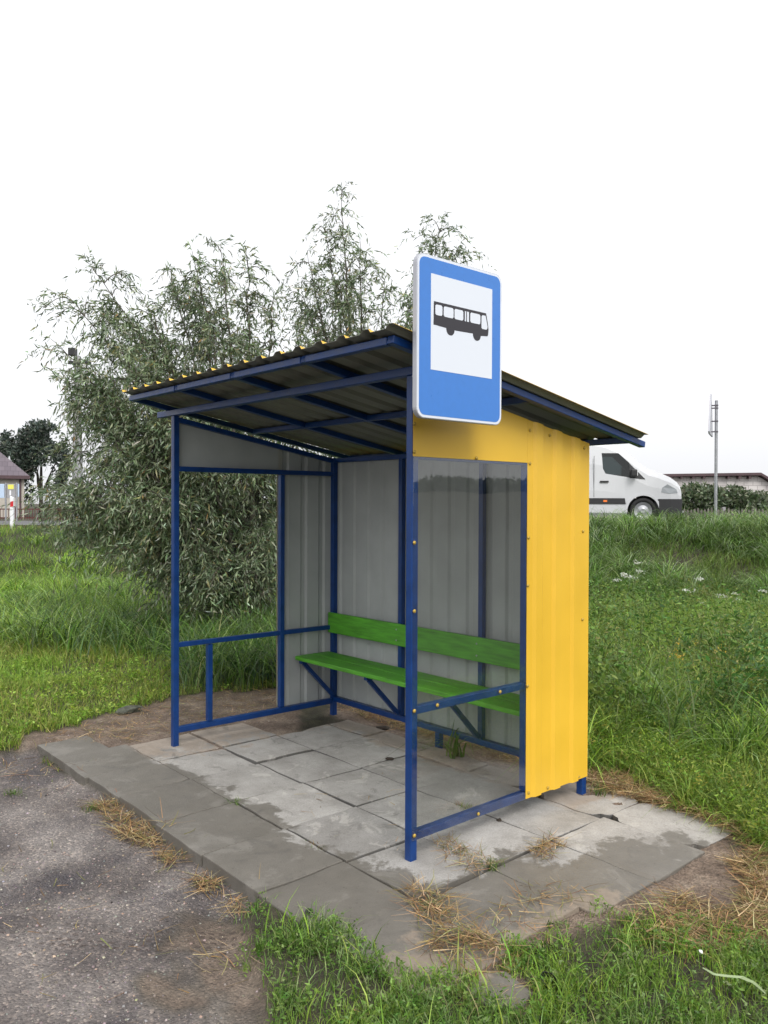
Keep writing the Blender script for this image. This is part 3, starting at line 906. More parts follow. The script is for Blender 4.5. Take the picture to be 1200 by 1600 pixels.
# ------------------------------------------------------------------ van
def build_van():
    l0 = 8.12; b0 = 22.55
    x, y = xy(l0, b0); zg = float(road_z(l0)) + .142
    hd = LAT * math.cos(R_(10)) - FWD * math.sin(R_(10)); rz = math.atan2(hd[1], hd[0])
    T = thing('delivery_van', 'white high roofed van driving on the road behind the shelter', 'van', (x, y, zg), rz)
    # stations along x (0 = nose), z of roof line, half width low, half width top, z of bottom
    prof = [(0.0, .78, .74), (-.03, .88, .82), (-.12, .99, .9), (-.3, 1.12, .945), (-.6, 1.26, .97), (-.9, 1.365, .98), (-1.1, 1.52, .985), (-1.3, 1.72, .985),
            (-1.5, 1.92, .985), (-1.75, 2.12, .985), (-2.0, 2.25, .985), (-2.5, 2.36, .985), (-3.4, 2.42, .985), (-4.6, 2.42, .985), (-5.45, 2.38, .975), (-5.52, 2.3, .95)]
    V, F_ = [], []
    rings = []
    for (px, zt, hw) in prof:
        zb = .1 if px < -.05 else .2
        ring = []
        waist = 1.08
        for fz in (0, .03, .3, .62, .85, 1):
            z = zb + (zt - zb) * fz
            yw = hw
            if fz == 0: yw = hw - .05
            if z > waist: yw = hw - (z - waist) ** 1.15 * .13
            if fz == 1: yw = max(yw - .16, .3)
            if fz == .85: yw = yw - .025
            ring.append((px, yw, z))
        full = ring + [(px, 0, zt + (.03 if zt > 1.9 else .025))] + [(a, -b, c) for a, b, c in ring[::-1]]
        rings.append([len(V) + k for k in range(len(full))]); V += full
    n = len(rings[0])
    for a, b in zip(rings[:-1], rings[1:]):
        for k in range(n):
            j = (k + 1) % n; F_.append([a[k], a[j], b[j], b[k]])
    F_.append(rings[0][::-1]); F_.append(rings[-1])
    mb = MB(); mb.v = V; mb.f = F_; mb.m = [0] * len(F_)
    body = mb.build('body', [M['van_white'], M['cab_dark'], M['black_plastic']], T, fix=True)
    cutters = []

    def cut(m, mi):
        m.m = [mi] * len(m.f)
        c = m.build('cutter', [M['van_white'], M['cab_dark'], M['black_plastic']], None, fix=True)
        c.parent = T; cutters.append(c)
    cav = [(-1.0, .55), (-1.0, 1.12), (-1.3, 1.38), (-1.75, 1.78), (-2.2, 1.86), (-3.0, 1.86), (-3.0, .55)]
    cut(MB().prism([(a, -.8, c) for a, c in cav], (0, 1.6, 0)), 1)
    win = [(-2.10, 1.78), (-1.66, 1.775), (-1.4, 1.53), (-1.0, 1.08), (-1.31, 1.1), (-2.0, 1.22), (-2.07, 1.36)]
    cut(MB().prism([(a, -1.2, c) for a, c in win], (0, 2.4, 0)), 1)
    for wx in (-1.02, -4.6):
        for sg in (-1, 1):
            cut(MB().tube([(wx, sg * .62, .22), (wx, sg * 1.2, .22)], .42, 28), 2)
    for c in cutters:
        md = body.modifiers.new('cut', 'BOOLEAN'); md.object = c; md.operation = 'DIFFERENCE'; md.solver = 'EXACT'
    bpy.context.view_layer.update()
    dg = bpy.context.evaluated_depsgraph_get()
    me = bpy.data.meshes.new_from_object(body.evaluated_get(dg)); body.modifiers.clear(); body.data = me
    for c in cutters: bpy.data.objects.remove(c)
    bv = body.modifiers.new('bevel', 'BEVEL'); bv.width = .018; bv.segments = 2; bv.limit_method = 'ANGLE'; bv.angle_limit = R_(38)
    for sg in (-1, 1):
        yw = lambda z: sg * (.985 - max(0, z - 1.08) ** 1.15 * .13 - .02)
        MB().prism([(a, yw(c), c) for a, c in win[:2] + [win[2], (-1.33, 1.45), (-1.33, 1.1)] + win[5:]], (0, sg * .004, 0)).build('side_window', M['carglass'], T, fix=True)
        MB().prism([(a, yw(c) + sg * .006, c) for a, c in ((-1.38, 1.1), (-1.38, 1.5), (-.97, 1.07))], (0, sg * .014, 0)).build('mirror_mount', M['black_plastic'], T, fix=True)
        mr = MB().box(-1.36, -1.2, sg * 1.02, sg * 1.2, 1.13, 1.33).build('mirror', M['black_plastic'], T, bevel=.03, fix=True)
        MB().box(-1.215, -1.185, sg * 1.04, sg * 1.18, 1.15, 1.27).build('mirror_cap', M['van_white'], mr, bevel=.012, fix=True)
        MB().bar((-1.3, sg * .96, 1.16), (-1.3, sg * 1.04, 1.18), .05).build('mirror_arm', M['black_plastic'], mr)
        MB().prism([(a, sg * .984, c) for a, c in ((-1.47, .40), (-4.1, .40), (-4.1, .56), (-1.5, .56))], (0, sg * .022, 0)).build('side_moulding', M['black_plastic'], T, bevel=.006, fix=True)
        MB().box(-2.06, -1.96, sg * 1.005, sg * 1.014, .455, .505).build('marker_lamp', M['orange'], T, bevel=.004, fix=True)
        for hx in (-2.02, -2.55):
            MB().box(hx - .13, hx + .1, sg * .982, sg * 1.01, .98, 1.03).build('door_handle', M['black_plastic'], T, bevel=.01, fix=True)
        MB().prism([(a, sg * .972, c) for a, c in ((-2.3, .58), (-2.312, .58), (-2.312, 1.7), (-2.3, 1.7))], (0, sg * .0145, 0)).build('door_seam', M['cab_dark'], T, fix=True)
        # headlight wraps the front corner
        hl = [(-.56, .72), (-.53, .85), (-.40, .93), (-.17, .80), (-.13, .70), (-.34, .68)]
        hwf = lambda a: float(np.interp(a, [-.6, -.3, -.12, -.03], [.97, .945, .9, .82]))
        m = MB(); bb0 = [(a, sg * (hwf(a) - .01), c) for a, c in hl]; bb1 = [(a + .006, sg * (hwf(a) + .008), c) for a, c in hl]
        m.poly(bb0); m.poly(bb1)
        for k in range(6):
            j_ = (k + 1) % 6; m.poly([bb0[k], bb0[j_], bb1[j_], bb1[k]])
        m.build('headlight', M['lamp_clear'], T, fix=True)
        # wheel arch lip and wheels
        for wx in (-1.02, -4.6):
            m = MB()
            arc = [(wx + r * math.cos(t), r * math.sin(t) + .35) for r in (.0,) for t in (0,)]
            ts = np.linspace(-.1, math.pi + .1, 25)
            for t0, t1 in zip(ts[:-1], ts[1:]):
                q = [(wx + r * math.cos(t), .22 + r * math.sin(t)) for r, t in ((.41, t0), (.47, t0), (.47, t1), (.41, t1))]
                m.prism([(a, sg * .978, c) for a, c in q], (0, sg * .018, 0))
            m.build('wheel_arch', M['van_white'], T, fix=True)
            wq = thing('wheel', None, None, (wx, sg * .86, .22), 0, parent=T)
            m = MB()
            rr = [(.235, -.1), (.32, -.11), (.346, -.085), (.35, -.04), (.35, .04), (.346, .085), (.32, .11), (.235, .1)]
            k = 36
            for (r0, y0), (r1, y1) in zip(rr, rr[1:] + rr[:1]):
                for i in range(k):
                    t0, t1 = 2 * math.pi * i / k, 2 * math.pi * (i + 1) / k
                    m.poly([(r * math.cos(t), yy, r * math.sin(t)) for r, yy, t in ((r0, y0, t0), (r1, y1, t0), (r1, y1, t1), (r0, y0, t1))])
            m.build('tyre', M['rubber'], wq, fix=True, smooth_=True)
            m = MB()
            rr = [(0., .07), (.06, .075), (.085, .06), (.15, .045), (.19, .07), (.225, .085), (.236, .1), (.236, -.09)]
            for (r0, y0), (r1, y1) in zip(rr[:-1], rr[1:]):
                for i in range(k):
                    t0, t1 = 2 * math.pi * i / k, 2 * math.pi * (i + 1) / k
                    m.poly([(r * math.cos(t), sg * yy, r * math.sin(t)) for r, yy, t in ((r0, y0, t0), (r1, y1, t0), (r1, y1, t1), (r0, y0, t1))])
            m.build('rim', M['rim'], wq, fix=True)
    m = MB(); st = [(-.97, 1.415), (-1.1, 1.53), (-1.3, 1.728), (-1.44, 1.865)]
    for (xa_, za_), (xb_, zb_) in zip(st[:-1], st[1:]):
        for ya_, yb_ in ((-.5, 0.), (0., .5)):
            ea, eb = (.0, .025) if ya_ < 0 else (.025, .0)
            m.prism([(xa_, ya_, za_ + ea), (xa_, yb_, za_ + eb), (xb_, yb_, zb_ + eb), (xb_, ya_, zb_ + ea)], (.006, 0, .008))
    m.build('windscreen', M['dark_glass'], T, fix=True)
    # bumper and grille, wrapping round the nose
    m = MB()
    outl = [(-.6, -1.01), (-.3, -.985), (-.1, -.93), (.0, -.84), (.045, -.6), (.06, 0), (.045, .6), (.0, .84), (-.1, .93), (-.3, .985), (-.6, 1.01)]
    inn = [(a - .12, b * .9) for a, b in outl]
    for k in range(len(outl) - 1):
        q = [outl[k], outl[k + 1], inn[k + 1], inn[k]]
        m.prism([(a, b, .06) for a, b in q], (0, 0, .48))
    m.build('bumper', M['black_plastic'], T, fix=True)
    MB().prism([(.012, y_, z_) for y_, z_ in ((-.5, .66), (.5, .66), (.42, .84), (-.42, .84))], (-.08, 0, 0)).build('grille', M['black_plastic'], T, fix=True)
    MB().tube([(.05, -.7, .2), (.06, -.5, .2), (.06, .5, .2), (.05, .7, .2)], .03, 8).build('bumper_trim', M['rim'], T)
    for yy in (-.45, .45):
        s = MB().box(-2.75, -2.25, yy - .24, yy + .24, .65, .95).build('seat', M['cab_dark'], T, bevel=.05)
        MB().box(-2.86, -2.68, yy - .23, yy + .23, .97, 1.5).build('seat_back', M['cab_dark'], s, bevel=.05)
    # driver, at the wheel on the far side
    th = thing('person', 'driver in dark clothes sitting at the wheel of the white van', 'person', (x, y, zg), rz)
    J = [(-2.48, .45, 1.02), (-2.5, .45, 1.2), (-2.52, .45, 1.42), (-2.5, .45, 1.53), (-2.46, .45, 1.6), (-2.44, .45, 1.71)]
    R0 = [.15, .14, .15, .06, .085, .075]
    J += [(-2.48, .64, 1.4), (-2.3, .68, 1.16), (-2.05, .6, 1.2), (-2.48, .26, 1.4), (-2.3, .22, 1.16), (-2.05, .3, 1.2)]
    R0 += [.065, .05, .035, .065, .05, .035]
    J += [(-2.4, .56, 1.0), (-2.05, .58, 1.03), (-1.95, .58, .7), (-2.4, .34, 1.0), (-2.05, .32, 1.03), (-1.95, .32, .7)]
    R0 += [.09, .075, .05, .09, .075, .05]
    E_ = [(0, 1), (1, 2), (2, 3), (3, 4), (4, 5), (2, 6), (6, 7), (7, 8), (2, 9), (9, 10), (10, 11), (0, 12), (12, 13), (13, 14), (0, 15), (15, 16), (16, 17)]
    me = bpy.data.meshes.new('body'); me.from_pydata(J, E_, []); me.update()
    o = bpy.data.objects.new('body', me); COL.objects.link(o); o.parent = th
    me.materials.append(M['cloth_dark'])
    md = o.modifiers.new('skin', 'SKIN'); bm = bmesh.new(); bm.from_mesh(me)
    ly = bm.verts.layers.skin.verify(); bm.verts.ensure_lookup_table()
    for v_, r_ in zip(bm.verts, R0): v_[ly].radius = (r_, r_)
    bm.verts[0][ly].use_root = True
    bm.to_mesh(me); bm.free()
    sb = o.modifiers.new('sub', 'SUBSURF'); sb.levels = 1; sb.render_levels = 1
    m = MB()
    hr = [(.0, .1), (.05, .095), (.085, .06), (.095, 0.0)]
    for (r0, z0), (r1, z1) in zip(hr[:-1], hr[1:]):
        for i in range(12):
            t0, t1 = math.pi * i / 6, math.pi * (i + 1) / 6
            m.poly([(-2.46 + r * math.cos(t), .45 + r * math.sin(t), 1.7 + z_) for r, z_, t in ((r0, z0, t0), (r1, z1, t0), (r1, z1, t1), (r0, z0, t1))])
    m.build('hair', M['rubber'], th, fix=True, smooth_=True)
    sw = MB(); c0 = np.array((-1.9, .45, 1.22))
    ring = [c0 + .19 * (math.cos(t) * np.array((0, 1, 0)) + math.sin(t) * np.array((-.45, 0, .89))) for t in np.linspace(0, 2 * math.pi, 21)]
    sw.tube(ring, .014, 6, cap=False); sw.build('steering_wheel', M['black_plastic'], T)


build_van()


# ------------------------------------------------------------------ road sign seen edge-on
def build_roadsign():
    b = 20.0
    base = at(1118, 822, b); x, y = base[0], base[1]; z0 = float(terr(x, y)) - .02
    top = at(1118, 626, b)[2]
    T = thing('road_sign', 'triangular road sign seen edge on atop a thin grey pole', 'road sign', (x, y, z0))
    h = top - z0
    MB().tube([(0, 0, 0), (0, 0, h)], .037, 12).build('pole', M['zinc'], T, smooth_=False)
    # plate faces along the road, seen from its edge: local axes
    side = -LAT                                     # towards the left in the picture
    dv = ray(1118, 650); dv[2] = 0; dv /= np.linalg.norm(dv); pn = np.array((dv[1], -dv[0], 0.))
    n = -pn * math.cos(R_(3.5)) + dv * math.sin(R_(3.5))       # plate normal
    n /= np.linalg.norm(n); tdir = np.array((-n[1], n[0], 0)); up = np.array((0, 0, 1.))
    zt = at(1113, 612, b)[2] - z0; zb = at(1110, 680, b)[2] - z0
    off = n * .11
    w = (zt - zb) * .577
    tri = []
    for a, zz in ((-w, zb), (w, zb), (0., zt)):
        tri.append(off + tdir * a + up * zz)
    c = sum(tri) / 3
    pts = []
    for k in range(3):
        p0, p1, p2 = tri[k - 1], tri[k], tri[(k + 1) % 3]
        pts += [p1 + (p0 - p1) * .05, p1 + (p2 - p1) * .05]
    MB().prism(pts, n * .035).build('plate', M['sign_edge'], T)
    m = MB().prism([c + (p - c) * .97 + n * .036 for p in pts], n * .002)
    m.build('face', M['red'], T)
    MB().prism([c + (p - c) * .72 + n * .0385 for p in pts], n * .002).build('inner_face', M['board_yellow'], T)
    for f in (.08, .32, .62, .9):
        z = zb + (zt - zb) * f if f < .85 else h - .12
        z = min(z, h - .1)
        MB().bar((0, 0, z), tuple(off + up * z), .03, .03).bar(tuple(-tdir * .05 + up * z), tuple(tdir * .05 + up * z), .084, .03).build('clamp', M['fence_dark'], T)


build_roadsign()


# ------------------------------------------------------------------ foliage crowns
def limb_path(a, b, sag=.0, wob=.12, n=6):
    a = np.array(a, float); b = np.array(b, float); L = np.linalg.norm(b - a); out = []
    w0 = RNG.normal(0, wob, 3) * L * .4
    for k in range(n + 1):
        s = k / n
        out.append(a + (b - a) * s + w0 * math.sin(math.pi * s) + np.array((0, 0, sag * L * math.sin(math.pi * s))))
    return out


def cloud_noise(P, scale, seed):
    return .5 * vnoise(P[:, 0] + P[:, 2] * .73, P[:, 1] - P[:, 2] * .51, scale, seed) + .5 * vnoise(P[:, 2] + P[:, 0] * .31, P[:, 1] * .8 + P[:, 0] * .6, scale, seed + 1)


def bez(a, c, b, n):
    t = np.linspace(0, 1, n)[:, None]
    return (1 - t) ** 2 * a + 2 * t * (1 - t) * c + t * t * b


WCOL = ([(.085, .13, .058), (.155, .21, .105), (.265, .325, .195), (.41, .46, .34), (.28, .27, .11), (.3, .2, .07)],
        [.3, .3, .23, .13, .03, .01])


def willow(label, base, tips, depth, seed, leafL=.08, sec_step=.1, tw_step=.05):
    """a many-stemmed willow. tips: (u, v, depth offset, rise) where each stem ends, seen at the tree's own distance"""
    T = thing('willow_tree', label, 'tree', tuple(base)); base = np.array(base)
    tm = MB(); ST, SD, SL_, SR = [], [], [], []            # twig starts, directions, lengths, droop
    for (u, v, db, rise) in tips:
        tip = at(u, v, depth + db); a = base + RNG.normal(0, .1, 3) * (1, 1, 0)
        c = a + (tip - a) * .42; c[2] = max(a[2], tip[2]) * .55 + a[2] * .2 + rise; c[:2] = a[:2] + (tip - a)[:2] * .35
        L0 = np.linalg.norm(tip - a); n = max(8, int(L0 / .16)); P_ = bez(a, c, tip, n)
        P_[1:-1] += RNG.normal(0, .011, (n - 2, 3))
        r0 = .016 + .009 * L0
        tm.tube(P_ - base, list(np.linspace(r0 ** .6, .0028 ** .6, n) ** (1 / .6)), 7)
        tg = np.gradient(P_, axis=0); tg /= np.linalg.norm(tg, axis=1, keepdims=True)
        s = .26
        while s < 1.:
            q = P_[min(n - 1, int(s * (n - 1)))]; t0 = tg[min(n - 1, int(s * (n - 1)))]
            d = t0 * RNG.uniform(.25, .8) + RNG.normal(0, .62, 3); d[2] += .12; d /= np.linalg.norm(d)
            Ls = RNG.uniform(.35, .95) * (1.08 - .72 * s)
            m_ = 7; tt = np.linspace(0, 1, m_)[:, None]
            B_ = q + d * Ls * tt; B_[:, 2] += (Ls * .18 * np.sin(tt * math.pi) - Ls * .38 * tt ** 2)[:, 0]
            if B_[-1, 2] > ground_z(B_[-1:, 0], B_[-1:, 1])[0] + .1:
                tm.tube(B_ - base, list(np.linspace(.0075, .0022, m_)), 4, cap=False)
                k = int(Ls / tw_step) + 2
                for w_ in RNG.uniform(.12, 1, k):
                    p = B_[0] + (B_[-1] - B_[0]) * w_; p[2] = np.interp(w_, tt[:, 0], B_[:, 2])
                    e_ = d * .55 + RNG.normal(0, .6, 3); e_ /= np.linalg.norm(e_)
                    ST.append(p); SD.append(e_); SL_.append(RNG.uniform(.18, .46)); SR.append(RNG.uniform(.3, 1.15))
            s += sec_step / L0 * RNG.uniform(.6, 1.5) * (1.15 if q[2] > 3.2 else 1.)
        for w_ in np.linspace(.72, 1, 14):                  # the stem's own end
            q = P_[int(w_ * (n - 1))]; e_ = tg[int(w_ * (n - 1))] * .8 + RNG.normal(0, .55, 3); e_ /= np.linalg.norm(e_)
            ST.append(q); SD.append(e_); SL_.append(RNG.uniform(.12, .28)); SR.append(RNG.uniform(.2, .8))
    tm.build('trunk', M['bark'], T, smooth_=True)
    st, D, L, dr = np.array(ST), np.array(SD), np.array(SL_), np.array(SR); nT = len(st); leafn = 13
    s = (np.arange(leafn) + .4) / leafn
    pos = st[:, None] + D[:, None] * (L[:, None] * s[None])[..., None]
    pos[..., 2] -= L[:, None] * s[None] ** 2 * dr[:, None]
    tan = np.gradient(pos, axis=1); tan /= np.linalg.norm(tan, axis=2, keepdims=True) + 1e-9
    pos = pos.reshape(-1, 3); tan = tan.reshape(-1, 3); n = len(pos)
    ld = tan * .75 + RNG.normal(0, .5, (n, 3)); ld[:, 2] -= .3; ld /= np.linalg.norm(ld, axis=1, keepdims=True)
    ok = (pos[:, 2] > ground_z(pos[:, 0], pos[:, 1]) + .05) & (RNG.random(n) < .9)
    pos, ld = pos[ok], ld[ok]; n = len(pos)
    V, Q, bi = leaves(pos, ld, leafL * RNG.uniform(.45, 1.3, n), leafL * .2 * RNG.uniform(.7, 1.35, n))
    hue = cloud_noise(pos, .6, seed + 5)
    c = palette(n, WCOL[0], .2, WCOL[1]); c *= (.62 + .8 * hue)[:, None]
    V2 = np.zeros((nT, 4, 2, 3)); sk = np.linspace(0, 1, 4)
    sdv = np.cross(D, RNG.normal(0, 1, (nT, 3))); sdv /= np.linalg.norm(sdv, axis=1, keepdims=True); sdv *= .0013
    for k in range(4):
        q = st + D * (L * sk[k])[:, None]; q[:, 2] -= L * sk[k] ** 2 * dr
        V2[:, k, 0] = q - sdv; V2[:, k, 1] = q + sdv
    idx = np.arange(nT)[:, None] * 8 + np.arange(3)[None] * 2
    Q2 = np.stack([idx, idx + 1, idx + 3, idx + 2], -1).reshape(-1, 4)
    c2 = palette(len(Q2), [(.1, .08, .045)], .2)
    V, Q, Cc = join([(V, Q, c[bi]), (V2.reshape(-1, 3), Q2, c2)])
    np_mesh('crown', V - base, Q, Cc, M['leaf'], T)
    print('willow leaves', n)
    return T


xa, ya, _ = at(388, 900, 9.6)
TIPS_A = [(140, 412, 0, .3), (105, 462, -.4, .4), (80, 530, .3, .4), (170, 475, .6, .3), (220, 462, -.3, .3), (262, 425, .3, .3), (300, 392, -.2, .3), (345, 380, .5, .3),
          (385, 402, -.4, .2), (428, 462, .2, .2), (470, 505, .5, .2), (500, 570, -.2, .2), (190, 560, -.9, .4), (250, 540, .9, .3), (330, 500, -.8, .3), 
          (135, 615, .2, .5), (165, 690, -.7, .6), (75, 770, .1, .9), (62, 800, -.4, 1.0), (110, 840, .4, 1.0), (125, 760, -.8, .8), (175, 870, -.6, .9), (180, 800, .7, .9),
          (235, 900, -.7, .8), (240, 780, -1.1, .7), (300, 905, -.9, .7), (420, 850, -.7, .5), (470, 800, .2, .4),
          (280, 650, -1.2, .4), (230, 640, .5, .4), (500, 720, .8, .3), (130, 800, 1.0, .8), (210, 720, 1.2, .6), (300, 740, 1.3, .4),
          (108, 640, .4, .6), (128, 590, -.5, .5), (92, 590, .2, .5), (100, 700, -.2, .8), (140, 720, .5, .7), (62, 765, .5, 1.0), (88, 800, -.7, 1.0), (150, 640, .8, .5), (240, 860, .3, .8),
          (290, 850, .6, .7), (165, 520, -.5, .3), (300, 450, .8, .2)]
willow('grey green willow with hanging twigs behind the open left side of the shelter', (xa, ya, float(ground_z(np.array([xa]), np.array([ya]))[0]) - .05), TIPS_A, 9.6, 31)
xb, yb, _ = at(570, 900, 10.6)
TIPS_B = [(533, 298, 0, .1), (508, 345, .3, .1), (562, 372, -.3, .1), (480, 392, -.2, .1), (470, 450, .4, .1), (602, 430, .4, .1), (692, 346, .1, .2), (660, 392, -.3, .2),
          (716, 385, .3, .2), (640, 470, .2, .2), (700, 460, -.2, .2), (530, 440, -.5, .1), (590, 520, .5, .1), (500, 520, -.3, .1), (660, 540, .3, .1), (545, 560, .2, .1)]
willow('taller sparse willow rising behind the shelter roof and the bus stop sign', (xb, yb, float(ground_z(np.array([xb]), np.array([yb]))[0]) - .05), TIPS_B, 10.6, 47, sec_step=.12)


def leafy(name, label, cat, centre, rad, nleaf, leafL, cols, seed, group=None, trunk=None, lump=.5, parts=('trunk', 'crown'), thr=.4):
    """a tree or bush: leaf-sized faces in lumpy clusters through an ellipsoid"""
    c = np.array(centre, float); rad = np.array(rad, float)
    z0 = float(ground_z(c[:1], c[1:2])[0])
    T = thing(name, label, cat, (c[0], c[1], z0), 0, group)
    org = np.array((c[0], c[1], z0))
    n = nleaf * 3
    d = RNG.normal(0, 1, (n, 3)); d /= np.linalg.norm(d, axis=1, keepdims=True)
    P_ = c + d * rad * (RNG.uniform(.15, 1, (n, 1)) ** .5)
    k = cloud_noise(P_, lump * rad.mean(), seed) > thr
    P_ = P_[k][:nleaf]
    P_ = P_[P_[:, 2] > z0 + .05]
    n = len(P_)
    D = RNG.normal(0, 1, (n, 3)) + (P_ - c) / rad * .5; D /= np.linalg.norm(D, axis=1, keepdims=True)
    V, Q, bi = leaves(P_, D, leafL * RNG.uniform(.7, 1.3, n), leafL * .6 * RNG.uniform(.8, 1.2, n))
    col = palette(n, cols, .2); col *= (.7 + .6 * cloud_noise(P_, .3 * rad.mean(), seed + 3))[:, None]
    tm = MB(); tr = trunk or .04
    tm.tube([(0, 0, -.05), (0.03, 0, (c[2] - z0) * .5), (0, .03, c[2] - z0 + rad[2] * .3)], [tr, tr * .8, tr * .3], 8)
    for q in range(7):
        e_ = (c - org) + RNG.normal(0, .45, 3) * rad
        tm.tube([p for p in limb_path((0, 0, (c[2] - z0) * .35), e_, .05, .1, 5)], list(np.linspace(tr * .5, tr * .1, 6)), 6, cap=False)
    tm.build(parts[0], M['bark'], T, smooth_=True)
    np_mesh(parts[1], V - org, Q, col[bi], M['leaf'], T)
    return T


DARKG = [(.045, .066, .052), (.07, .095, .072), (.105, .13, .1)]
leafy('tree', 'dark tree behind the ridge of the purple roofed house at the left edge', 'tree', at(-4, 716, 70), (1.9, 1.9, 3.0), 3400, .34, DARKG, 61, 'trees behind the purple roofed house', .2, thr=.5)
leafy('tree', 'dark open crowned tree showing between the purple roof and the willow', 'tree', at(64, 722, 74), (2.5, 2.5, 3.9), 5600, .34, DARKG, 67, 'trees behind the purple roofed house', .2, thr=.5)
BUSHC = [(.05, .08, .035), (.085, .12, .055), (.13, .17, .09), (.2, .23, .15)]
for (u, v, b, rx, rz2, lab) in ((1092, 784, 34, 1.2, .78, 'dense green shrub next to the nose of the van'),
                                (1140, 786, 34.5, 1.15, .72, 'green shrub just to the right of the road sign pole by the picket fence'),
                                (1190, 791, 34, 1.2, .6, 'lower pale green shrub at the right edge below the gable slope')):
    leafy('bush', lab, 'shrub', at(u, v, b), (rx, rx, rz2), 3600, .16, BUSHC, int(u), 'shrubs in front of the white block building', .04, thr=.36, parts=('stem', 'foliage'))


# ------------------------------------------------------------------ far buildings, fences, boards
def frame_at(u, v, b, turn=0.):
    """origin and axes (right, back) of a thing facing the camera, turned by `turn` degrees"""
    p = at(u, v, b); a = math.atan2(LAT[1], LAT[0]) + R_(turn)
    return p, a


def build_barn():
    b = 46.
    p, a = frame_at(1183, 800, b); z0 = .75
    T = thing('block_building', 'long low white block building with dark roof edge behind the shrubs', 'building', (p[0], p[1], z0), a)
    H = lambda v: 1.6177 + b * (790.5 - v) / F - z0
    px = b / F
    L, Rr = (970 - 1183) * px, (1262 - 1183) * px
    hl, hp, hr = H(748), H(744), H(790)
    MB().prism([(L, 0, -.3), (Rr, 0, -.3), (Rr, 0, hr), (0, 0, hp), (L, 0, hl)], (0, 8, 0)).build('wall', M['block_wall'], T, fix=True)
    m = MB()
    m.prism([(L - .3, -.35, hl + .02), (0.05, -.35, hp + .02), (0.05, -.35, hp + .17), (L - .3, -.35, hl + .17)], (0, 8.7, 0))
    m.prism([(0.05, -.35, hp + .02), (Rr + .3, -.35, hr - .15), (Rr + .3, -.35, hr + .03), (0.05, -.35, hp + .17)], (0, 8.7, 0))
    m.build('roof', M['roof_brown'], T, fix=True)
    for u in (1030, 1046, 1062, 1080, 1097, 1135, 1152, 1168):
        x = (u - 1183) * px
        MB().box(x - .07, x + .07, -.3, -.002, hp - .17, hp - .0).build('rafter_end', M['roof_brown'], T)


build_barn()


def build_picket():
    b = 31.
    p, a = frame_at(1130, 812, b)
    z0 = .62
    T = thing('picket_fence', 'grey weathered picket fence below the shrubs beyond the road', 'fence', (p[0], p[1], z0), a)
    top = 1.6177 + b * (790.5 - 795) / F - z0
    px = b / F; x0, x1 = (1020 - 1130) * px, (1290 - 1130) * px
    m = MB(); x = x0; k = 0
    while x < x1:
        h = top + random.uniform(-.05, .04); w_ = .075
        m.prism([(x, 0, .03), (x + w_, 0, .03), (x + w_, 0, h - .05), (x + w_ / 2, 0, h), (x, 0, h - .05)], (0, .02, 0)); x += .13
    m.build('pickets', M['old_wood'], T, fix=True)
    for z in (.25, top - .25): MB().box(x0, x1, .022, .07, z - .04, z + .04).build('rail', M['old_wood'], T)
    x = x0 + .5
    while x < x1:
        MB().box(x, x + .11, .072, .18, -.2, top + .05).build('post', M['concrete_grey'], T); x += 2.2


build_picket()


def build_house():
    b = 56.
    p, a = frame_at(38, 800, b, 24.); z0 = .5
    H = lambda v: 1.6177 + b * (786.5 - v) / F - z0
    px = b / F
    T = thing('house', 'beige house with purple tiled roof at the left edge', 'house', (p[0], p[1], z0), a)
    L = -11.; he = H(745); hr = H(690)
    MB().box(L, 0, 0, 8, -.5, he).build('wall', M['plaster'], T)
    # hipped roof
    ov = .35; A = [(L - ov, -ov, he), (ov, -ov, he), (ov, 8 + ov, he), (L - ov, 8 + ov, he)]
    r0, r1 = (L + 3.4, 4, hr + 1.), (-3.4, 4, hr + 1.)
    m = MB()
    m.poly([A[0], A[1], r1, r0]); m.poly([A[1], A[2], r1]); m.poly([A[2], A[3], r0, r1]); m.poly([A[3], A[0], r0])
    m.poly([(q[0], q[1], q[2] - .002) for q in A][::-1])
    m.build('roof', M['roof_tile'], T)
    MB().box(L - ov, ov, -ov - .06, -ov - .004, he - .2, he + .03).build('gutter', M['roof_brown'], T)
    wx0, wx1 = (-40 - 38) * px, (2 - 38) * px
    f = MB().box(wx0, wx1, -.06, -.003, H(789), H(748)).build('window', M['frame_white'], T)
    MB().box(wx0 + .1, (wx0 + wx1) / 2 - .05, -.08, -.061, H(787), H(750)).build('glazing', M['dark_glass'], f)
    MB().box((wx0 + wx1) / 2 + .05, wx1 - .1, -.08, -.061, H(787), H(750)).build('glazing', M['dark_glass'], f)
    MB().tube([(-.25, -.1, -.4), (-.25, -.1, he - .1)], .06, 8).build('downpipe', M['roof_brown'], T)


build_house()


def build_house2():
    b = 52.
    p, a = frame_at(300, 800, b, -8.); z0 = .5
    H = lambda v: 1.6177 + b * (787 - v) / F - z0
    px = b / F
    T = thing('house', 'orange brick house glimpsed through the willow twigs', 'house', (p[0], p[1], z0), a)
    L = (215 - 300) * px; he = H(757); hr = H(718)
    MB().box(L, 0, 0, 7, -.5, he).build('wall', M['red_brick'], T)
    m = MB()
    m.prism([(L - .3, -.4, he), (L - .3, 3.5, hr), (L - .3, 7.4, he)], (-L + .6, 0, 0)); m.build('roof', M['roof_tile'], T, fix=True)


build_house2()


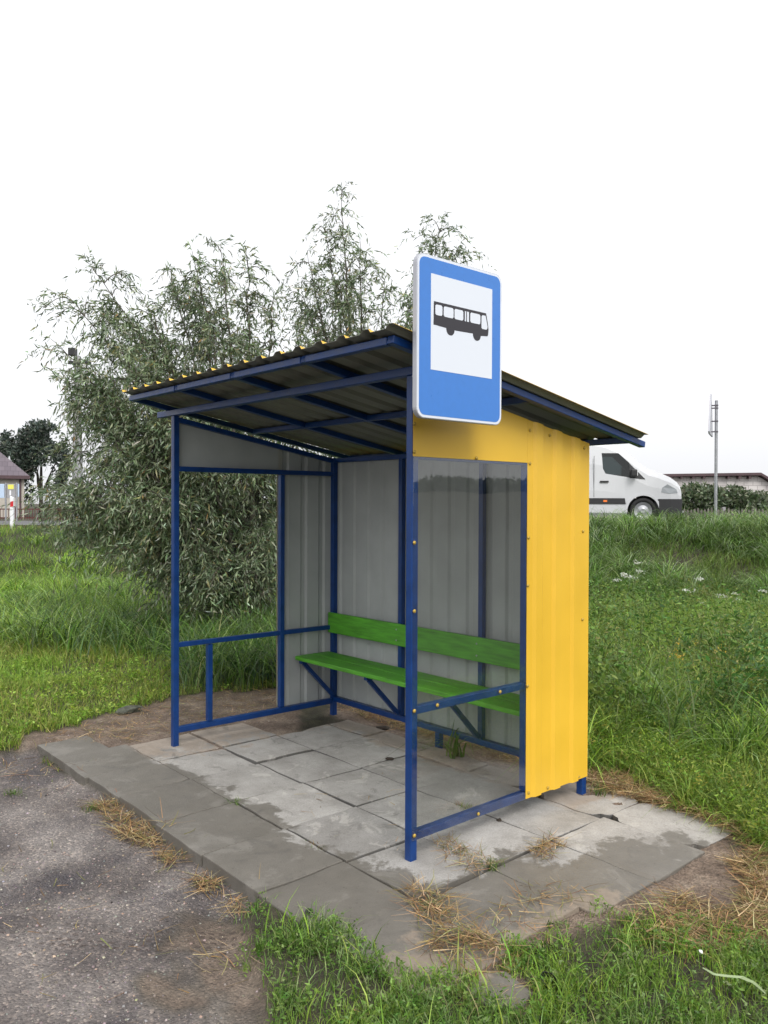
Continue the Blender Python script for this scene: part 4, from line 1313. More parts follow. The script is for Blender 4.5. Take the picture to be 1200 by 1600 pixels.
def build_iron_fence():
    b = 44.
    p, a = frame_at(30, 812, b, 4.); z0 = .6
    H = lambda v: 1.6177 + b * (786.5 - v) / F - z0
    px = b / F; x0, x1 = -150 * px, 80 * px
    T = thing('metal_fence', 'low dark red metal fence in front of the beige house', 'fence', (p[0], p[1], z0), a)
    t = H(795)
    m = MB(); x = x0
    while x < x1: m.box(x, x + .025, 0, .025, .1, t - .06); x += .14
    m.build('bars', M['fence_red'], T)
    for z in (.2, t - .05): MB().box(x0, x1, .027, .06, z - .03, z + .03).build('rail', M['fence_red'], T)
    x = x0
    while x < x1 + .1:
        MB().box(x, x + .22, .062, .25, -.3, t + .05).build('post', M['fence_red'], T); x += 2.4


build_iron_fence()


def build_board():
    b = 31.5
    px = b / F; p, a = frame_at(9, 814, b, 0); z0 = float(terr(p[0], p[1])) - .02
    H = lambda v: 1.6177 + b * (786.3 - v) / F - z0
    T = thing('notice_board', 'pale notice board with yellow panel on thin grey legs beside the road', 'notice board', (p[0], p[1], z0), a)
    for u in (-9, 9, 26):
        MB().tube([((u - 9) * px, 0, 0), ((u - 9) * px, 0, H(755))], .035, 8).build('leg', M['zinc'], T)
    MB().box(-18 * px + .05, -.05, -.03, .02, H(779), H(757)).build('panel', M['board_pale'], T, bevel=.01)
    q = MB().box(.05, 17 * px - .05, -.03, .02, H(779), H(757)).build('panel', M['concrete_grey'], T, bevel=.01)
    MB().box(.1, 17 * px - .1, -.036, -.031, H(765), H(758)).build('yellow_notice', M['board_yellow'], q)
    MB().box(.16, 17 * px - .2, -.036, -.031, H(775), H(767)).build('white_notice', M['frame_white'], q)
    MB().box(17 * px + .05, 19 * px + .05, -.03, .02, H(777), H(757)).build('panel', M['board_pale'], T, bevel=.01)


build_board()


def build_delineator():
    b = 23.4
    p = at(19, 819, b); z0 = float(terr(p[0], p[1])) - .03
    H = lambda v: 1.6177 + b * (786.3 - v) / F - z0
    px = b / F
    T = thing('delineator_post', 'white roadside post with red reflector band at the road edge', 'marker post', (p[0], p[1], z0), math.atan2(LAT[1], LAT[0]))
    w = 2.7 * px; top = H(776)
    MB().prism([(-w, -.04, 0), (w, -.04, 0), (w, -.04, top - .05), (-w, -.04, top)], (0, .09, 0)).build('body', M['frame_white'], T, bevel=.008, fix=True)
    MB().prism([(-w + .012, -.044, H(793)), (w + .003, -.044, H(792)), (w + .003, -.044, H(783.5)), (-w + .012, -.044, H(785))], (0, .003, 0)).build('reflector', M['red'], T, fix=True)


build_delineator()


def build_pole():
    b = 30.
    p = at(121, 800, b); z0 = .7
    H = lambda v: 1.6177 + b * (787 - v) / F - z0
    T = thing('utility_pole', 'grey concrete power pole half hidden by the left side of the willow', 'pole', (p[0], p[1], z0), math.atan2(LAT[1], LAT[0]))
    h = H(558)
    MB().hexa([(-.17, -.15, -.3), (.17, -.15, -.3), (.17, .15, -.3), (-.17, .15, -.3), (-.1, -.09, h), (.1, -.09, h), (.1, .09, h), (-.1, .09, h)]).build('shaft', M['concrete_grey'], T)
    MB().box(-.3, .55, -.16, -.095, h - .32, h - .2).build('crossarm', M['black_plastic'], T)
    MB().box(-.28, -.03, -.2, .1, h + .002, h + .28).build('cap', M['black_plastic'], T, bevel=.02)
    for x in (-.2, .1, .42): MB().tube([(x, -.13, h - .198), (x, -.13, h - .1), (x, -.13, h - .06)], [.03, .045, .02], 8).build('insulator', M['concrete_grey'], T)


build_pole()

# ------------------------------------------------------------------ grasses
G_FRESH = [(.105, .2, .02), (.165, .285, .032), (.225, .345, .045), (.31, .41, .085)]
G_DARK = [(.06, .125, .02), (.095, .18, .03), (.145, .24, .05), (.26, .35, .14)]
G_LAWN = [(.115, .19, .025), (.175, .25, .036), (.235, .305, .055), (.34, .33, .11)]


def sample_view(n, u0, u1, b0, b1, pw=1.):
    """points spread over the ground, thinner with distance"""
    r = RNG.random(n)
    b = b0 * (b1 / b0) ** r if pw == 1 else b0 + (b1 - b0) * r
    u = RNG.uniform(u0, u1, n); l = b * (u - 600) / F
    x, y = xy(l, b); return x, y, l, b


def on_green(x, y):
    g, s, tf = weights(x, y)
    pv = sdist(x, y, PAVE) > -.03
    sh = (x > -2.6) & (x < .12) & (y > -.1) & (y < 1.5)
    return (g < .45) & (s < .5) & ~pv & ~sh


def grass_obj(name, label, parts, material=None, cat='grass'):
    V, Q, Cc = join(parts)
    o = np_mesh(name, V, Q, Cc, material or M['grass']); return tag(o, label, cat, kind='stuff')


G_FRESH, G_DARK, G_LAWN = ([tuple(np.array(c_) * (1.14, 1.16, 1.05)) for c_ in g_] for g_ in (G_FRESH, G_DARK, G_LAWN))


def patchcol(x, y, cols, alt, scale, seed, jit=.2):
    n = len(x); a = palette(n, cols, jit); b = palette(n, alt, jit)
    f = smooth(.35, .65, vnoise(x, y, scale, seed))[:, None]
    return a * (1 - f) + b * f


def weed_leaves(x, y, z, h, nl, L, Wd, cols, seed):
    """small leafy weeds: nl leaves up a stem of height h"""
    n = len(x)
    P_ = np.repeat(np.stack([x, y, z], 1), nl, 0); hh = np.repeat(h, nl)
    P_[:, 2] += hh * RNG.uniform(.1, 1, n * nl); P_[:, :2] += RNG.normal(0, 1, (n * nl, 2)) * (hh * .22)[:, None]
    D = RNG.normal(0, 1, (n * nl, 3)); D[:, 2] = np.abs(D[:, 2]) * .5 + .1; D /= np.linalg.norm(D, axis=1, keepdims=True)
    V, Q, bi = leaves(P_, D, L * RNG.uniform(.6, 1.4, n * nl), Wd * RNG.uniform(.7, 1.3, n * nl))
    c = np.repeat(palette(n, cols, .2), nl, 0) * (1 + RNG.normal(0, .12, (n * nl, 1)))
    return V, Q, np.clip(c, .005, 1)[bi]


def tussocks(x, y, nb, hmin, hmax, w0, w1, cols, lean=(.5, 1.35), droop=.5, nseg=4, rad=.12, tv=.2):
    n = len(x); k = np.repeat(np.arange(n), nb); m_ = len(k)
    hh = RNG.uniform(hmin, hmax, n); tint = np.clip(1 + RNG.normal(0, tv, n), .3, 2)
    az = RNG.uniform(0, 2 * np.pi, m_); r = RNG.random(m_) ** .7 * rad * (.6 + hh[k])
    bx, by = x[k] + np.cos(az) * r, y[k] + np.sin(az) * r
    V, Q, bi = blades(np.stack([bx, by, ground_z(bx, by) - .02], 1), hh[k] * RNG.uniform(.55, 1.1, m_), RNG.uniform(w0, w1, m_),
                      RNG.uniform(lean[0], lean[1], m_), az=az + RNG.normal(0, .5, m_), nseg=nseg, droop=droop)
    c = palette(m_, cols, .18) * tint[k][:, None]
    return V, Q, np.clip(c, .005, .8)[bi]


# near turf at the bottom of the picture
px_ = np.array([q[0] for q in TURF]); py_ = np.array([q[1] for q in TURF])
def near_pts(n):
    b = RNG.uniform(1.3, 4.2, n) ; u = np.where(RNG.random(n) < .62, RNG.uniform(330, 1350, n), RNG.uniform(1350, 2500, n)); l = b * (u - 600) / F; x, y = xy(l, b)
    nn = (vnoise(x, y, .16, 3) - .5) * .22 + (vnoise(x, y, .05, 4) - .5) * .1 + (RNG.random(n) ** 3) * .07
    k = (sdist(x, y, TURF) + nn > -.02) & (RNG.random(n) < .2 + 1.1 * smooth(.2, .7, vnoise(x, y, .13, 41)))
    x, y = x[k], y[k]; return x, y, ground_z(x, y)
x, y, z = near_pts(112000); n = len(x)
ht = .025 + .075 * RNG.random(n) * (.4 + vnoise(x, y, .3, 42))
V, Q, bi = blades(np.stack([x, y, z], 1), ht, RNG.uniform(.002, .0042, n), RNG.uniform(.2, 1.0, n), droop=.3)
pts_ = [(V, Q, patchcol(x, y, G_FRESH, G_DARK, .35, 43)[bi])]
x, y, z = near_pts(17000)
h_ = .02 + .06 * RNG.random(len(x)) * (.4 + vnoise(x, y, .3, 42))
pts_.append(weed_leaves(x, y, z, h_, 9, .016, .007, [(.08, .165, .025), (.13, .235, .04), (.18, .29, .055), (.19, .26, .09)], 3))
x, y, z = near_pts(2600); n = len(x)
V, Q, bi = blades(np.stack([x, y, z], 1), RNG.uniform(.08, .2, n), RNG.uniform(.003, .006, n), RNG.uniform(.4, 1.2, n), droop=.35)
pts_.append((V, Q, palette(n, G_FRESH + [(.3, .28, .12)], .2)[bi]))
grass_obj('turf_grass', 'short grass and small weeds in the near foreground beside the slabs', pts_)

# left lawn, mown short
x, y, l, b = sample_view(115000, -330, 500, 4.6, 10.5)
k = on_green(x, y); x, y, b = x[k], y[k], b[k]
k = RNG.random(len(x)) < .3 + .9 * vnoise(x, y, .3, 51); x, y, b = x[k], y[k], b[k]; n = len(x)
tall = smooth(7.5, 10.5, b)
ht = (.035 + .08 * RNG.random(n)) * (.6 + .8 * vnoise(x, y, .5, 52)) * (1 + 1.6 * tall)
V, Q, bi = blades(np.stack([x, y, ground_z(x, y)], 1), ht, RNG.uniform(.003, .006, n) * (1 + .6 * tall), RNG.uniform(.2, 1.0, n), droop=.25)
pts_ = [(V, Q, patchcol(x, y, G_LAWN, G_FRESH, .8, 53)[bi])]
kk = RNG.random(n) < .07
pts_.append(weed_leaves(x[kk], y[kk], ground_z(x[kk], y[kk]), .03 + .06 * RNG.random(kk.sum()), 6, .028, .012, G_FRESH, 5))
grass_obj('lawn_grass', 'short yellowish lawn grass left of the shelter', pts_)

# left meadow and road bank
x, y, l, b = sample_view(70000, -330, 560, 9.5, 24)
t = (b - road_b(l)) * .985; k = (t < -3.3); x, y, b, t = x[k], y[k], b[k], t[k]; n = len(x)
k = RNG.random(n) < .35 + .8 * vnoise(x, y, .5, 54); x, y, b, t = x[k], y[k], b[k], t[k]; n = len(x)
ht = RNG.uniform(.16, .42, n) * (.6 + .8 * vnoise(x, y, .9, 55)) * np.where(t > -5, .45, 1)
V, Q, bi = blades(np.stack([x, y, ground_z(x, y)], 1), ht, RNG.uniform(.008, .014, n), RNG.uniform(.3, 1.15, n), droop=.35)
c = patchcol(x, y, G_FRESH, [(.05, .11, .02), (.08, .16, .03), (.14, .22, .07)], 1.3, 56)
dry = smooth(-4.9, -4.1, t) * (RNG.random(n) < .75); c = c * (1 - dry[:, None]) + palette(n, [(.24, .17, .07), (.18, .15, .06)], .2) * dry[:, None]
pts_ = [(V, Q, c[bi])]
x, y, l, b = sample_view(900, -330, 560, 9.0, 22); t = (b - road_b(l)) * .985; k = (t < -4.4); x, y = x[k], y[k]
pts_.append(tussocks(x, y, 46, .3, .75, .008, .016, G_FRESH + [(.05, .12, .025), (.3, .42, .16)], tv=.3))
grass_obj('meadow_grass', 'lush green meadow grass left of the willow up to the road', pts_)

# reeds and long grass in front of the willow
x, y, l, b = sample_view(15000, 40, 520, 6.9, 9.9)
k = on_green(x, y) & (vnoise(x, y, .45, 57) > .3); u = 600 + F * l / b
k &= RNG.random(len(x)) < np.clip((u - 60) / 240, .25, 1) * np.where(u < 285, smooth(8.2, 9., b), smooth(6.8, 7.6, b))
x, y, b = x[k], y[k], b[k]; n = len(x)
V, Q, bi = blades(np.stack([x, y, ground_z(x, y)], 1), RNG.uniform(.3, .8, n), RNG.uniform(.008, .017, n), RNG.uniform(.4, 1.25, n), nseg=5, droop=.45)
grass_obj('reeds', 'long arching reed leaves under the willow behind the shelter', [(V, Q, palette(n, G_DARK + [(.06, .13, .04), (.14, .2, .1)], .22)[bi])], cat='reeds')

# right meadow of grass and weeds
x, y, l, b = sample_view(115000, 860, 1800, 3.3, 12.2)
k = on_green(x, y) & (l > .75) ; x, y, b = x[k], y[k], b[k]
k = RNG.random(len(x)) < .25 + .95 * vnoise(x, y, .35, 58); x, y, b = x[k], y[k], b[k]; n = len(x)
grow = .45 + .55 * smooth(4.6, 6.6, b)
ht = RNG.uniform(.1, .42, n) * (.5 + vnoise(x, y, .6, 59)) * grow
V, Q, bi = blades(np.stack([x, y, ground_z(x, y)], 1), ht, RNG.uniform(.004, .0095, n), RNG.uniform(.25, 1.2, n), nseg=4, droop=.35)
pts_ = [(V, Q, patchcol(x, y, G_FRESH, [(.13, .2, .03), (.18, .27, .035), (.27, .33, .07)], .9, 60)[bi])]
x, y, l, b = sample_view(10500, 860, 1700, 3.6, 13)
k = on_green(x, y) & (l > .8) & (vnoise(x, y, .5, 61) > .42); x, y, b = x[k], y[k], b[k]; n = len(x)
pts_.append(weed_leaves(x, y, ground_z(x, y), (.12 + .35 * RNG.random(n)) * (.45 + .55 * smooth(4.6, 6.6, b)), 13, .025, .0085, [(.1, .2, .022), (.155, .27, .03), (.23, .32, .045), (.28, .31, .06)], 6))
x, y, l, b = sample_view(2600, 880, 1480, 4.8, 12)
k = on_green(x, y) & (l > 1.) & (vnoise(x, y, .7, 62) > .55); x, y, b = x[k], y[k], b[k]; n = len(x)
V, Q, bi = blades(np.stack([x, y, ground_z(x, y)], 1), RNG.uniform(.4, .75, n), RNG.uniform(.009, .016, n), RNG.uniform(.3, 1.0, n), nseg=5, droop=.35)
pts_.append((V, Q, palette(n, [(.07, .14, .03), (.12, .2, .05), (.2, .26, .1)], .2)[bi]))
x, y, l, b = sample_view(2300, 860, 1900, 3.4, 6.4); k = on_green(x, y) & (l > .8); x, y = x[k], y[k]
pts_.append(tussocks(x, y, 26, .1, .3, .0032, .0062, G_FRESH + [(.09, .17, .03)], nseg=4, rad=.09, tv=.26))
for cols, nn_, lf, wd, hm, sd_ in (([(.055, .13, .025), (.085, .18, .04)], 420, .062, .024, .62, 67), ([(.09, .17, .03), (.16, .26, .05)], 520, .05, .022, .75, 68), ([(.2, .25, .05), (.26, .27, .09)], 260, .035, .01, .8, 69)):
    x, y, l, b = sample_view(nn_ * 4, 880, 1480, 5.6, 12.4); k = on_green(x, y) & (l > 1.15) & (vnoise(x, y, .8, sd_) > .56); x, y = x[k][:nn_], y[k][:nn_]; n = len(x)
    hh_ = hm * RNG.uniform(.35, 1., n)
    pts_.append(weed_leaves(x, y, ground_z(x, y), hh_, 22, lf, wd, cols, 6))
    V, Q, bi = blades(np.stack([x, y, ground_z(x, y)], 1), hh_ * 1.05, .005, .12); pts_.append((V, Q, palette(n, [(.1, .13, .04)], .2)[bi]))
x, y, l, b = sample_view(1300, 880, 1480, 5.0, 12.6); k = on_green(x, y) & (l > 1.1); x, y = x[k], y[k]
k = vnoise(x, y, .7, 70) > .4; x, y = x[k], y[k]
pts_.append(tussocks(x, y, 44, .22, .62, .006, .012, G_FRESH + G_DARK, tv=.3))
grass_obj('meadow_weeds', 'tall green grass and weeds on the meadow right of the yellow panel', pts_)

# right bank below the road
x, y, l, b = sample_view(42000, 780, 1480, 12.2, 21.5)
t = (b - road_b(l)) * .985; k = (t < -3.25) & (t > -9.1); x, y, b, t = x[k], y[k], b[k], t[k]
k = RNG.random(len(x)) < .3 + .9 * vnoise(x, y, .55, 63); x, y, b, t = x[k], y[k], b[k], t[k]; n = len(x)
az = math.atan2(-FWD[1], -FWD[0]) + RNG.normal(0, 1.1, n)
ht = RNG.uniform(.22, .55, n) * (.6 + .8 * vnoise(x, y, .9, 64)) * np.where(t > -4.4, .75, 1)
V, Q, bi = blades(np.stack([x, y, ground_z(x, y)], 1), ht, RNG.uniform(.008, .016, n), RNG.uniform(.4, 1.35, n), az=az, nseg=4, droop=.5)
pts_ = [(V, Q, patchcol(x, y, G_DARK, [(.1, .18, .025), (.18, .27, .05), (.27, .35, .12)], .8, 65)[bi])]
x, y, l, b = sample_view(1500, 800, 1480, 12.6, 20.6); t = (b - road_b(l)) * .985; k = (t < -3.9) & (t > -8.7) & (vnoise(x, y, 1.1, 66) > .33); x, y, t = x[k], y[k], t[k]
pts_.append(tussocks(x, y, 50, .35, 1.0, .012, .022, G_DARK + [(.14, .25, .06), (.34, .42, .25)], tv=.34))
grass_obj('bank_grass', 'long dark arching grass on the bank right of the shelter below the road', pts_)

# wild flowers: white umbels on the bank, clover on the verge, a few yellow heads
def flowers():
    pts = []
    x, y, l, b = sample_view(2600, 900, 1480, 17.5, 21.5); t = (b - road_b(l)) * .985; k = (t > -4.7) & (t < -3.3); x, y = x[k], y[k]; n = len(x)
    P_ = np.stack([x, y, ground_z(x, y) + RNG.uniform(.1, .28, n)], 1); D = RNG.normal(0, 1, (n, 3)); D /= np.linalg.norm(D, axis=1, keepdims=True)
    V, Q, bi = leaves(P_, D, .05, .04); pts.append((V, Q, palette(n, [(.6, .58, .45), (.5, .5, .36)], .15)[bi]))
    um = [(995, 880), (1000, 893), (975, 898), (983, 902), (964, 907), (1092, 905), (1072, 922), (1082, 924), (1095, 942), (1125, 930), (1130, 934), (1152, 938), (1192, 924), (1148, 928), (1168, 952), (1178, 958)]
    for u, v in um:
        c = at(u, v, RNG.uniform(11.3, 12.6)); n = 26
        P_ = c + RNG.normal(0, 1, (n, 3)) * (.035, .035, .012); D = RNG.normal(0, .5, (n, 3)) + (0, 0, .6); D /= np.linalg.norm(D, axis=1, keepdims=True)
        V, Q, bi = leaves(P_, D, .022, .018); pts.append((V, Q, palette(n, [(.72, .74, .66)], .1)[bi]))
        g = np.array([[c[0], c[1], float(ground_z(c[:1], c[1:2])[0])]])
        V, Q, bi = blades(g, np.array([c[2] - g[0, 2]]), np.array([.006]), np.array([.02])); pts.append((V, Q, palette(1, G_DARK, .1)[bi]))
    for u, v in [(1055, 1022), (1062, 1026), (1128, 1012), (1130, 1030), (1115, 1060), (1110, 1066), (1140, 1090), (1145, 1098), (1090, 1004), (1185, 1070), (1060, 1005)]:
        c = at(u, v, RNG.uniform(6.6, 7.4)); n = 18
        P_ = c + RNG.normal(0, 1, (n, 3)) * (.022, .022, .02); D = RNG.normal(0, 1, (n, 3)); D /= np.linalg.norm(D, axis=1, keepdims=True)
        V, Q, bi = leaves(P_, D, .016, .012); pts.append((V, Q, palette(n, [(.62, .42, .04), (.5, .42, .1)], .15)[bi]))
        g = np.array([[c[0], c[1], float(ground_z(c[:1], c[1:2])[0])]])
        V, Q, bi = blades(g, np.array([c[2] - g[0, 2]]), np.array([.006]), np.array([.02])); pts.append((V, Q, palette(1, G_DARK, .1)[bi]))
    grass_obj('wildflowers', 'small white and yellow wildflowers on the bank right of the shelter', pts, cat='flowers')


flowers()


# ------------------------------------------------------------------ straw, stones, litter
def straw():
    pts = []
    STR = [(.38, .26, .12), (.3, .19, .085), (.22, .13, .06), (.48, .37, .21), (.13, .08, .045), (.17, .17, .06)]
    regs = [([(135, 1250), (175, 1235), (290, 1310), (275, 1335), (190, 1300)], 620, .17), ([(120, 1225), (160, 1240), (345, 1385), (300, 1360)], 420, .13),
            ([(330, 1365), (375, 1375), (400, 1420), (340, 1410)], 80, .14), ([(620, 1385), (660, 1385), (800, 1500), (780, 1530), (700, 1530), (650, 1440)], 620, .15),
            ([(680, 1310), (720, 1320), (780, 1350), (740, 1365), (700, 1345)], 200, .12), ([(835, 1322), (900, 1300), (905, 1325), (850, 1345)], 190, .11),
            ([(915, 1185), (985, 1212), (1080, 1250), (1210, 1330), (1210, 1450), (1150, 1400), (1165, 1320), (1060, 1262), (985, 1252), (918, 1232)], 8500, .13),
            ([(1060, 1400), (1210, 1440), (1210, 1500), (1090, 1490), (960, 1450)], 1500, .14), ([(700, 1440), (880, 1470), (860, 1420), (960, 1400), (840, 1370), (760, 1420)], 170, .12),
            ([(530, 1092), (830, 1180), (824, 1195), (620, 1140), (525, 1106)], 1700, .11), ([(60, 1150), (270, 1090), (450, 1080), (430, 1110), (270, 1150), (120, 1165)], 1400, .10),
            ([(0, 1175), (60, 1160), (140, 1210), (60, 1225), (0, 1215)], 90, .14), ([(330, 1060), (430, 1040), (430, 1085), (300, 1095)], 260, .12),
            ([(300, 1470), (380, 1450), (360, 1540), (290, 1540)], 16, .16), ([(690, 1500), (740, 1510), (850, 1560), (720, 1560)], 110, .12),
            ([(100, 1300), (600, 1600), (0, 1600), (0, 1250)], 60, .1), ([(400, 1250), (640, 1180), (640, 1350), (520, 1340)], 40, .07)]
    for pix, n, L in regs:
        L *= .8
        pg = wp(pix); X = np.array([q[0] for q in pg]); Y = np.array([q[1] for q in pg])
        x = RNG.uniform(X.min(), X.max(), n * 14); y = RNG.uniform(Y.min(), Y.max(), n * 14)
        k = sdist(x, y, pg) + (vnoise(x, y, .12, 71) - .5) * .12 > 0; x, y = x[k], y[k]
        k = RNG.random(len(x)) < .2 + 1.2 * vnoise(x, y, .14, 72) ** 1.5; x, y = x[k][:n], y[k][:n]; m_ = len(x)
        if not m_: continue
        pv = sdist(x, y, PAVE) > 0
        z = np.where(pv, .004, ground_z(x, y)) + RNG.uniform(.002, .03, m_) * (1 if n > 300 else .6)
        el = RNG.normal(.06, .14, m_); h = L * RNG.uniform(.3, 1.3, m_)
        az = RNG.uniform(0, 2 * np.pi, m_) if L < .13 else RNG.normal(RNG.uniform(0, 6), .9, m_)
        D = np.stack([np.cos(az) * np.cos(el), np.sin(az) * np.cos(el), np.sin(el)], 1)
        sd_ = np.stack([-np.sin(az), np.cos(az), RNG.normal(0, .3, m_)], 1) * RNG.uniform(.0007, .0021, m_)[:, None]
        bend = np.stack([-np.sin(az), np.cos(az), np.zeros(m_)], 1) * (RNG.normal(0, .16, m_) * h)[:, None]
        P0 = np.stack([x, y, z], 1); V = np.zeros((m_, 4, 2, 3))
        for q in range(4):
            s = q / 3; c = P0 + D * (h * s)[:, None] + bend * s * s
            c[:, 2] = np.maximum(c[:, 2], .001 * 0 + np.where(pv, .002, z - .03))
            V[:, q, 0] = c - sd_ * (1 - .6 * s); V[:, q, 1] = c + sd_ * (1 - .6 * s)
        idx = np.arange(m_)[:, None] * 8 + np.arange(3)[None] * 2
        Q = np.stack([idx, idx + 1, idx + 3, idx + 2], -1).reshape(-1, 4)
        pts.append((V.reshape(-1, 3), Q, np.repeat(palette(m_, STR, .2), 3, 0)))
    grass_obj('straw', 'dry cut straw scattered along the slabs and the soil', pts, M['straw'], cat='straw')


straw()


def stones():
    n = 20000
    b = RNG.uniform(2.2, 6.2, n); u = RNG.uniform(-250, 460, n); l = b * (u - 600) / F; x, y = xy(l, b)
    g, s, tf = weights(x, y); dens = vnoise(x, y, .35, 81)
    k = ((g > .6) & (RNG.random(n) < .15 + dens)) | ((s > .6) & (RNG.random(n) < .2)); x, y = x[k], y[k]; n = len(x)
    z = ground_z(x, y); r = .0014 + .0046 * RNG.random(n) ** 5
    base = np.array([(-1, -1, -.6), (1, -1, -.6), (1, 1, -.6), (-1, 1, -.6), (-.7, -.7, .7), (.7, -.7, .7), (.7, .7, .7), (-.7, .7, .7)])
    V = base[None] * RNG.uniform(.6, 1.2, (n, 8, 3)) * r[:, None, None] * np.array((1, 1, .75))
    a = RNG.uniform(0, 6.28, n); ca, sa = np.cos(a)[:, None], np.sin(a)[:, None]
    Vx = V[..., 0] * ca - V[..., 1] * sa; Vy = V[..., 0] * sa + V[..., 1] * ca
    V = np.stack([Vx + x[:, None], Vy + y[:, None], V[..., 2] + z[:, None] + r[:, None] * .15], -1)
    q = np.array([(3, 2, 1, 0), (4, 5, 6, 7), (0, 1, 5, 4), (1, 2, 6, 5), (2, 3, 7, 6), (3, 0, 4, 7)])
    Q = (np.arange(n)[:, None, None] * 8 + q[None]).reshape(-1, 4)
    col = palette(n, [(.3, .27, .25), (.42, .38, .36), (.2, .18, .17), (.36, .27, .22), (.1, .09, .09)], .2, [.38, .08, .3, .14, .10])
    grass_obj('gravel', 'small loose gravel on the parking ground', [(V.reshape(-1, 3), Q, np.repeat(col, 6, 0))], M['straw'], cat='gravel')


stones()


def tufts():
    spec = [(372, 1255, .05, 60, 'low grass tuft in the joint of the front slab row', 0), (490, 1322, .035, 34, 'sparse dry tuft in a slab joint left of the front post', .6),
            (143, 1248, .06, 60, 'grass tuft on the gravel against the slab kerb', .15), (712, 1184, .3, 26, 'broad leaved grass plant growing under the bench near the back wall', 0),
            (728, 1262, .05, 60, 'short grass tuft inside the shelter at the lower side rail', .2), (768, 1352, .055, 80, 'dark grass tuft outside the front post on a slab joint', .1),
            (676, 1420, .06, 80, 'straw coloured tuft below the front post', .55), (735, 1470, .06, 90, 'mixed green and dry tuft beside the grassy slab edge', .5),
            (150, 1190, .03, 24, 'flat tuft on the soil by the left end of the slabs', .4), (860, 1320, .04, 60, 'matted brown tuft between the outer slabs', .8),
            (935, 1240, .09, 50, 'thin grass tuft beside the rear foot of the yellow panel', .3), (720, 1330, .05, 30, 'small tuft right of the front post base', .4),
            (20, 1225, .05, 50, 'green tuft on the gravel at the left edge', 0), (660, 1170, .05, 14, 'few blades by the middle foot of the back rail', .1)]
    for u, v, h, n, lab, dry in spec:
        c = gz(u, v, 0); x = c[0] + np.clip(RNG.normal(0, .028, n), -.05, .05); y = c[1] + np.clip(RNG.normal(0, .024, n), -.045, .045)
        z = np.where(sdist(x, y, PAVE) > 0, -.01, ground_z(x, y)) - .005
        big = h > .15
        V, Q, bi = blades(np.stack([x, y, z], 1), h * RNG.uniform(.5, 1.3, n), RNG.uniform(.003, .005, n) * (3.2 if big else 1), RNG.uniform(.3, 1.3, n) * (1.15 if big else 1), nseg=4, droop=.4)
        col = palette(n, [(.08, .15, .028), (.12, .2, .04), (.17, .23, .07)], .2)
        dm = RNG.random(n) < dry; col[dm] = palette(int(dm.sum()), [(.38, .28, .15), (.25, .17, .09)], .2)
        og = np.array((c[0], c[1], 0.)); o = np_mesh('grass_tuft', V - og, Q, col[bi], M['grass']); o.location = og
        tag(o, lab, 'grass tuft', 'grass tufts between the slabs')


tufts()


def lump(name, label, cat, u, v, r, m, squash=.6, seed=0, z=None):
    c = gz(u, v, 0); rnd = random.Random(seed)
    bm = bmesh.new(); bmesh.ops.create_icosphere(bm, subdivisions=2, radius=1)
    for q in bm.verts:
        k = rnd.uniform(.65, 1.15); q.co = Vector((q.co.x * r[0] * k, q.co.y * r[1] * k, q.co.z * r[2] * k))
    me = bpy.data.meshes.new(name); bm.to_mesh(me); bm.free(); me.materials.append(m)
    o = bpy.data.objects.new(name, me); COL.objects.link(o)
    zz = (0. if sdist(c[:1], c[1:2], PAVE)[0] > 0 else float(ground_z(c[:1], c[1:2])[0])) if z is None else z
    o.location = (c[0], c[1], zz + r[2] * .55); o.rotation_euler = (0, 0, rnd.uniform(0, 6))
    tag(o, label, cat); return o


lump('mud_clod', 'dark clod of mud on the slabs under the bench', 'mud clod', 598, 1137, (.05, .035, .016), M['mud'], seed=3)
lump('mud_clod', 'brown crumb of dry earth on the slabs in front of the bench', 'mud clod', 609, 1187, (.03, .02, .01), M['mud'], seed=4)
lump('mud_clod', 'small dark clod by the lower side rail of the shelter', 'mud clod', 780, 1283, (.02, .014, .009), M['mud'], seed=5)
lump('stone_block', 'dark mossy stone lying at the lawn edge left of the shelter', 'stone', 204, 1110, (.12, .05, .035), M['mossy_stone'], seed=6)
lump('paper_scrap', 'crumpled white paper on the straw behind the yellow panel', 'litter', 958, 1218, (.04, .028, .012), M['paper'], seed=7)
lump('paper_scrap', 'tiny white scrap in the grass right of the yellow panel', 'litter', 1012, 1150, (.02, .015, .016), M['paper'], seed=8, z=.12)
lump('paper_scrap', 'white torn scrap in the near grass at the right edge', 'litter', 1095, 1503, (.014, .007, .004), M['paper'], seed=9, z=.035)
# bottle cap
c = gz(483, 1425, 0)
m = MB(); m.tube([(0, 0, 0), (0, 0, .006), (0, 0, .0085)], [.016, .0155, .011], 20)
o = m.build('bottle_cap', M['plastic_black'], smooth_=False); o.location = (c[0], c[1], .001); tag(o, 'dark bottle cap on the front wet slab', 'bottle cap')
# torn black cup in the turf
c = gz(857, 1536, 0)
m = MB(); ts = np.linspace(0, 2 * math.pi, 17)[:-1]
rows = [(.020, -.01), (.026, .02), (.03, .045)]
for (r0, z0), (r1, z1) in zip(rows[:-1], rows[1:]):
    for k in range(16):
        t0, t1 = ts[k], ts[(k + 1) % 16]
        dz = [.006 * math.sin(5 * t) for t in (t0, t1)]
        m.poly([(r0 * math.cos(t0), r0 * math.sin(t0) * .7, z0), (r0 * math.cos(t1), r0 * math.sin(t1) * .7, z0), (r1 * math.cos(t1), r1 * math.sin(t1) * .7, z1 + dz[1]), (r1 * math.cos(t0), r1 * math.sin(t0) * .7, z1 + dz[0])])
o = m.build('plastic_cup', M['plastic_black'], fix=True, smooth_=True); o.location = (c[0], c[1], .0); o.rotation_euler = (.7, .4, .3)
sf = o.modifiers.new('solid', 'SOLIDIFY'); sf.thickness = .0015
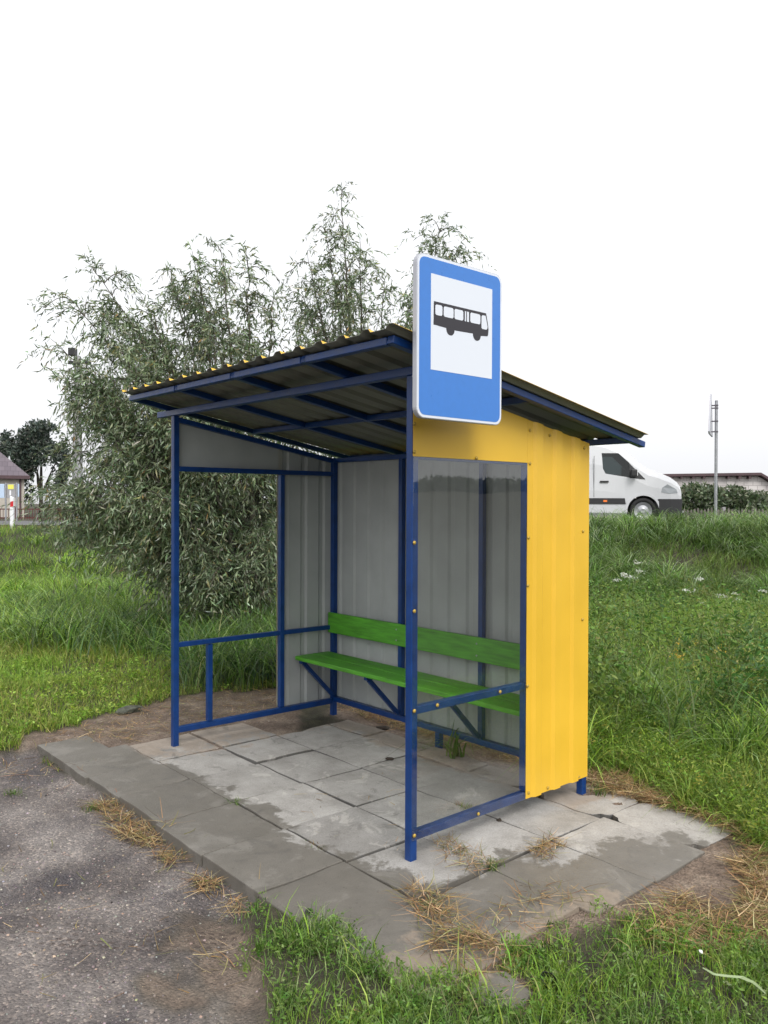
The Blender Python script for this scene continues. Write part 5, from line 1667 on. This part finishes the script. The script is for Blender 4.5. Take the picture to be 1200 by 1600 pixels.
tag(o, 'torn black plastic cup lying in the near grass', 'litter')
# pale dry leaf ribbon at the right edge
V = []; pth = [gz(u, v, .07) for u, v in ((1098, 1512), (1115, 1526), (1135, 1525), (1160, 1524), (1180, 1534), (1196, 1552))]
m = MB()
q_ = np.array(pth); tt = np.linspace(0, len(pth) - 1, 24)
for _ in range(1): q_[1:-1] = .25 * q_[:-2] + .5 * q_[1:-1] + .25 * q_[2:]
pth = [np.array([np.interp(t_, range(len(q_)), q_[:, d_]) for d_ in range(3)]) for t_ in tt]
for k in range(len(pth) - 1):
    a, b_ = pth[k], pth[k + 1]; wd = (.3 + .7 * math.sin(math.pi * (k + .5) / (len(pth) - 1))) * np.array((.003, .005, .003))
    m.poly([a - wd, b_ - wd, b_ + wd, a + wd])
o = m.build('dry_leaf', mat('pale_dry_leaf', (.26, .33, .17), .6), fix=True); tag(o, 'long pale dry leaf bent over the grass in the near right corner', 'leaf')
sf = o.modifiers.new('solid', 'SOLIDIFY'); sf.thickness = .001


# ------------------------------------------------------------------ the wood and field opposite, mirrored in the pane
def opposite_wood():
    pts = []
    for a in np.linspace(R_(18), R_(78), 70):
        d = 172 + RNG.normal(0, 6); c = np.array((math.cos(a) * d, math.sin(a) * d, 0.))
        z0 = float(terr(c[0], c[1])); h = 1.2 + 3.6 * vnoise(np.array([a * 30]), np.array([0.]), 2.2, 91)[0]
        n = 380; D0 = RNG.normal(0, 1, (n, 3)); D0 /= np.linalg.norm(D0, axis=1, keepdims=True)
        P_ = c + np.array((0, 0, z0 + h * .45)) + D0 * np.array((4.2, 4.2, h * .55)) * RNG.uniform(.3, 1, (n, 1)) ** .5
        D = RNG.normal(0, 1, (n, 3)); D /= np.linalg.norm(D, axis=1, keepdims=True)
        V, Q, bi = leaves(P_, D, .9, .6); pts.append((V, Q, palette(n, DARKG, .2)[bi]))
    o = np_mesh('wood', *join(pts), M['leaf']); tag(o, 'far wood across the field mirrored in the pane', 'wood', kind='stuff')


opposite_wood()
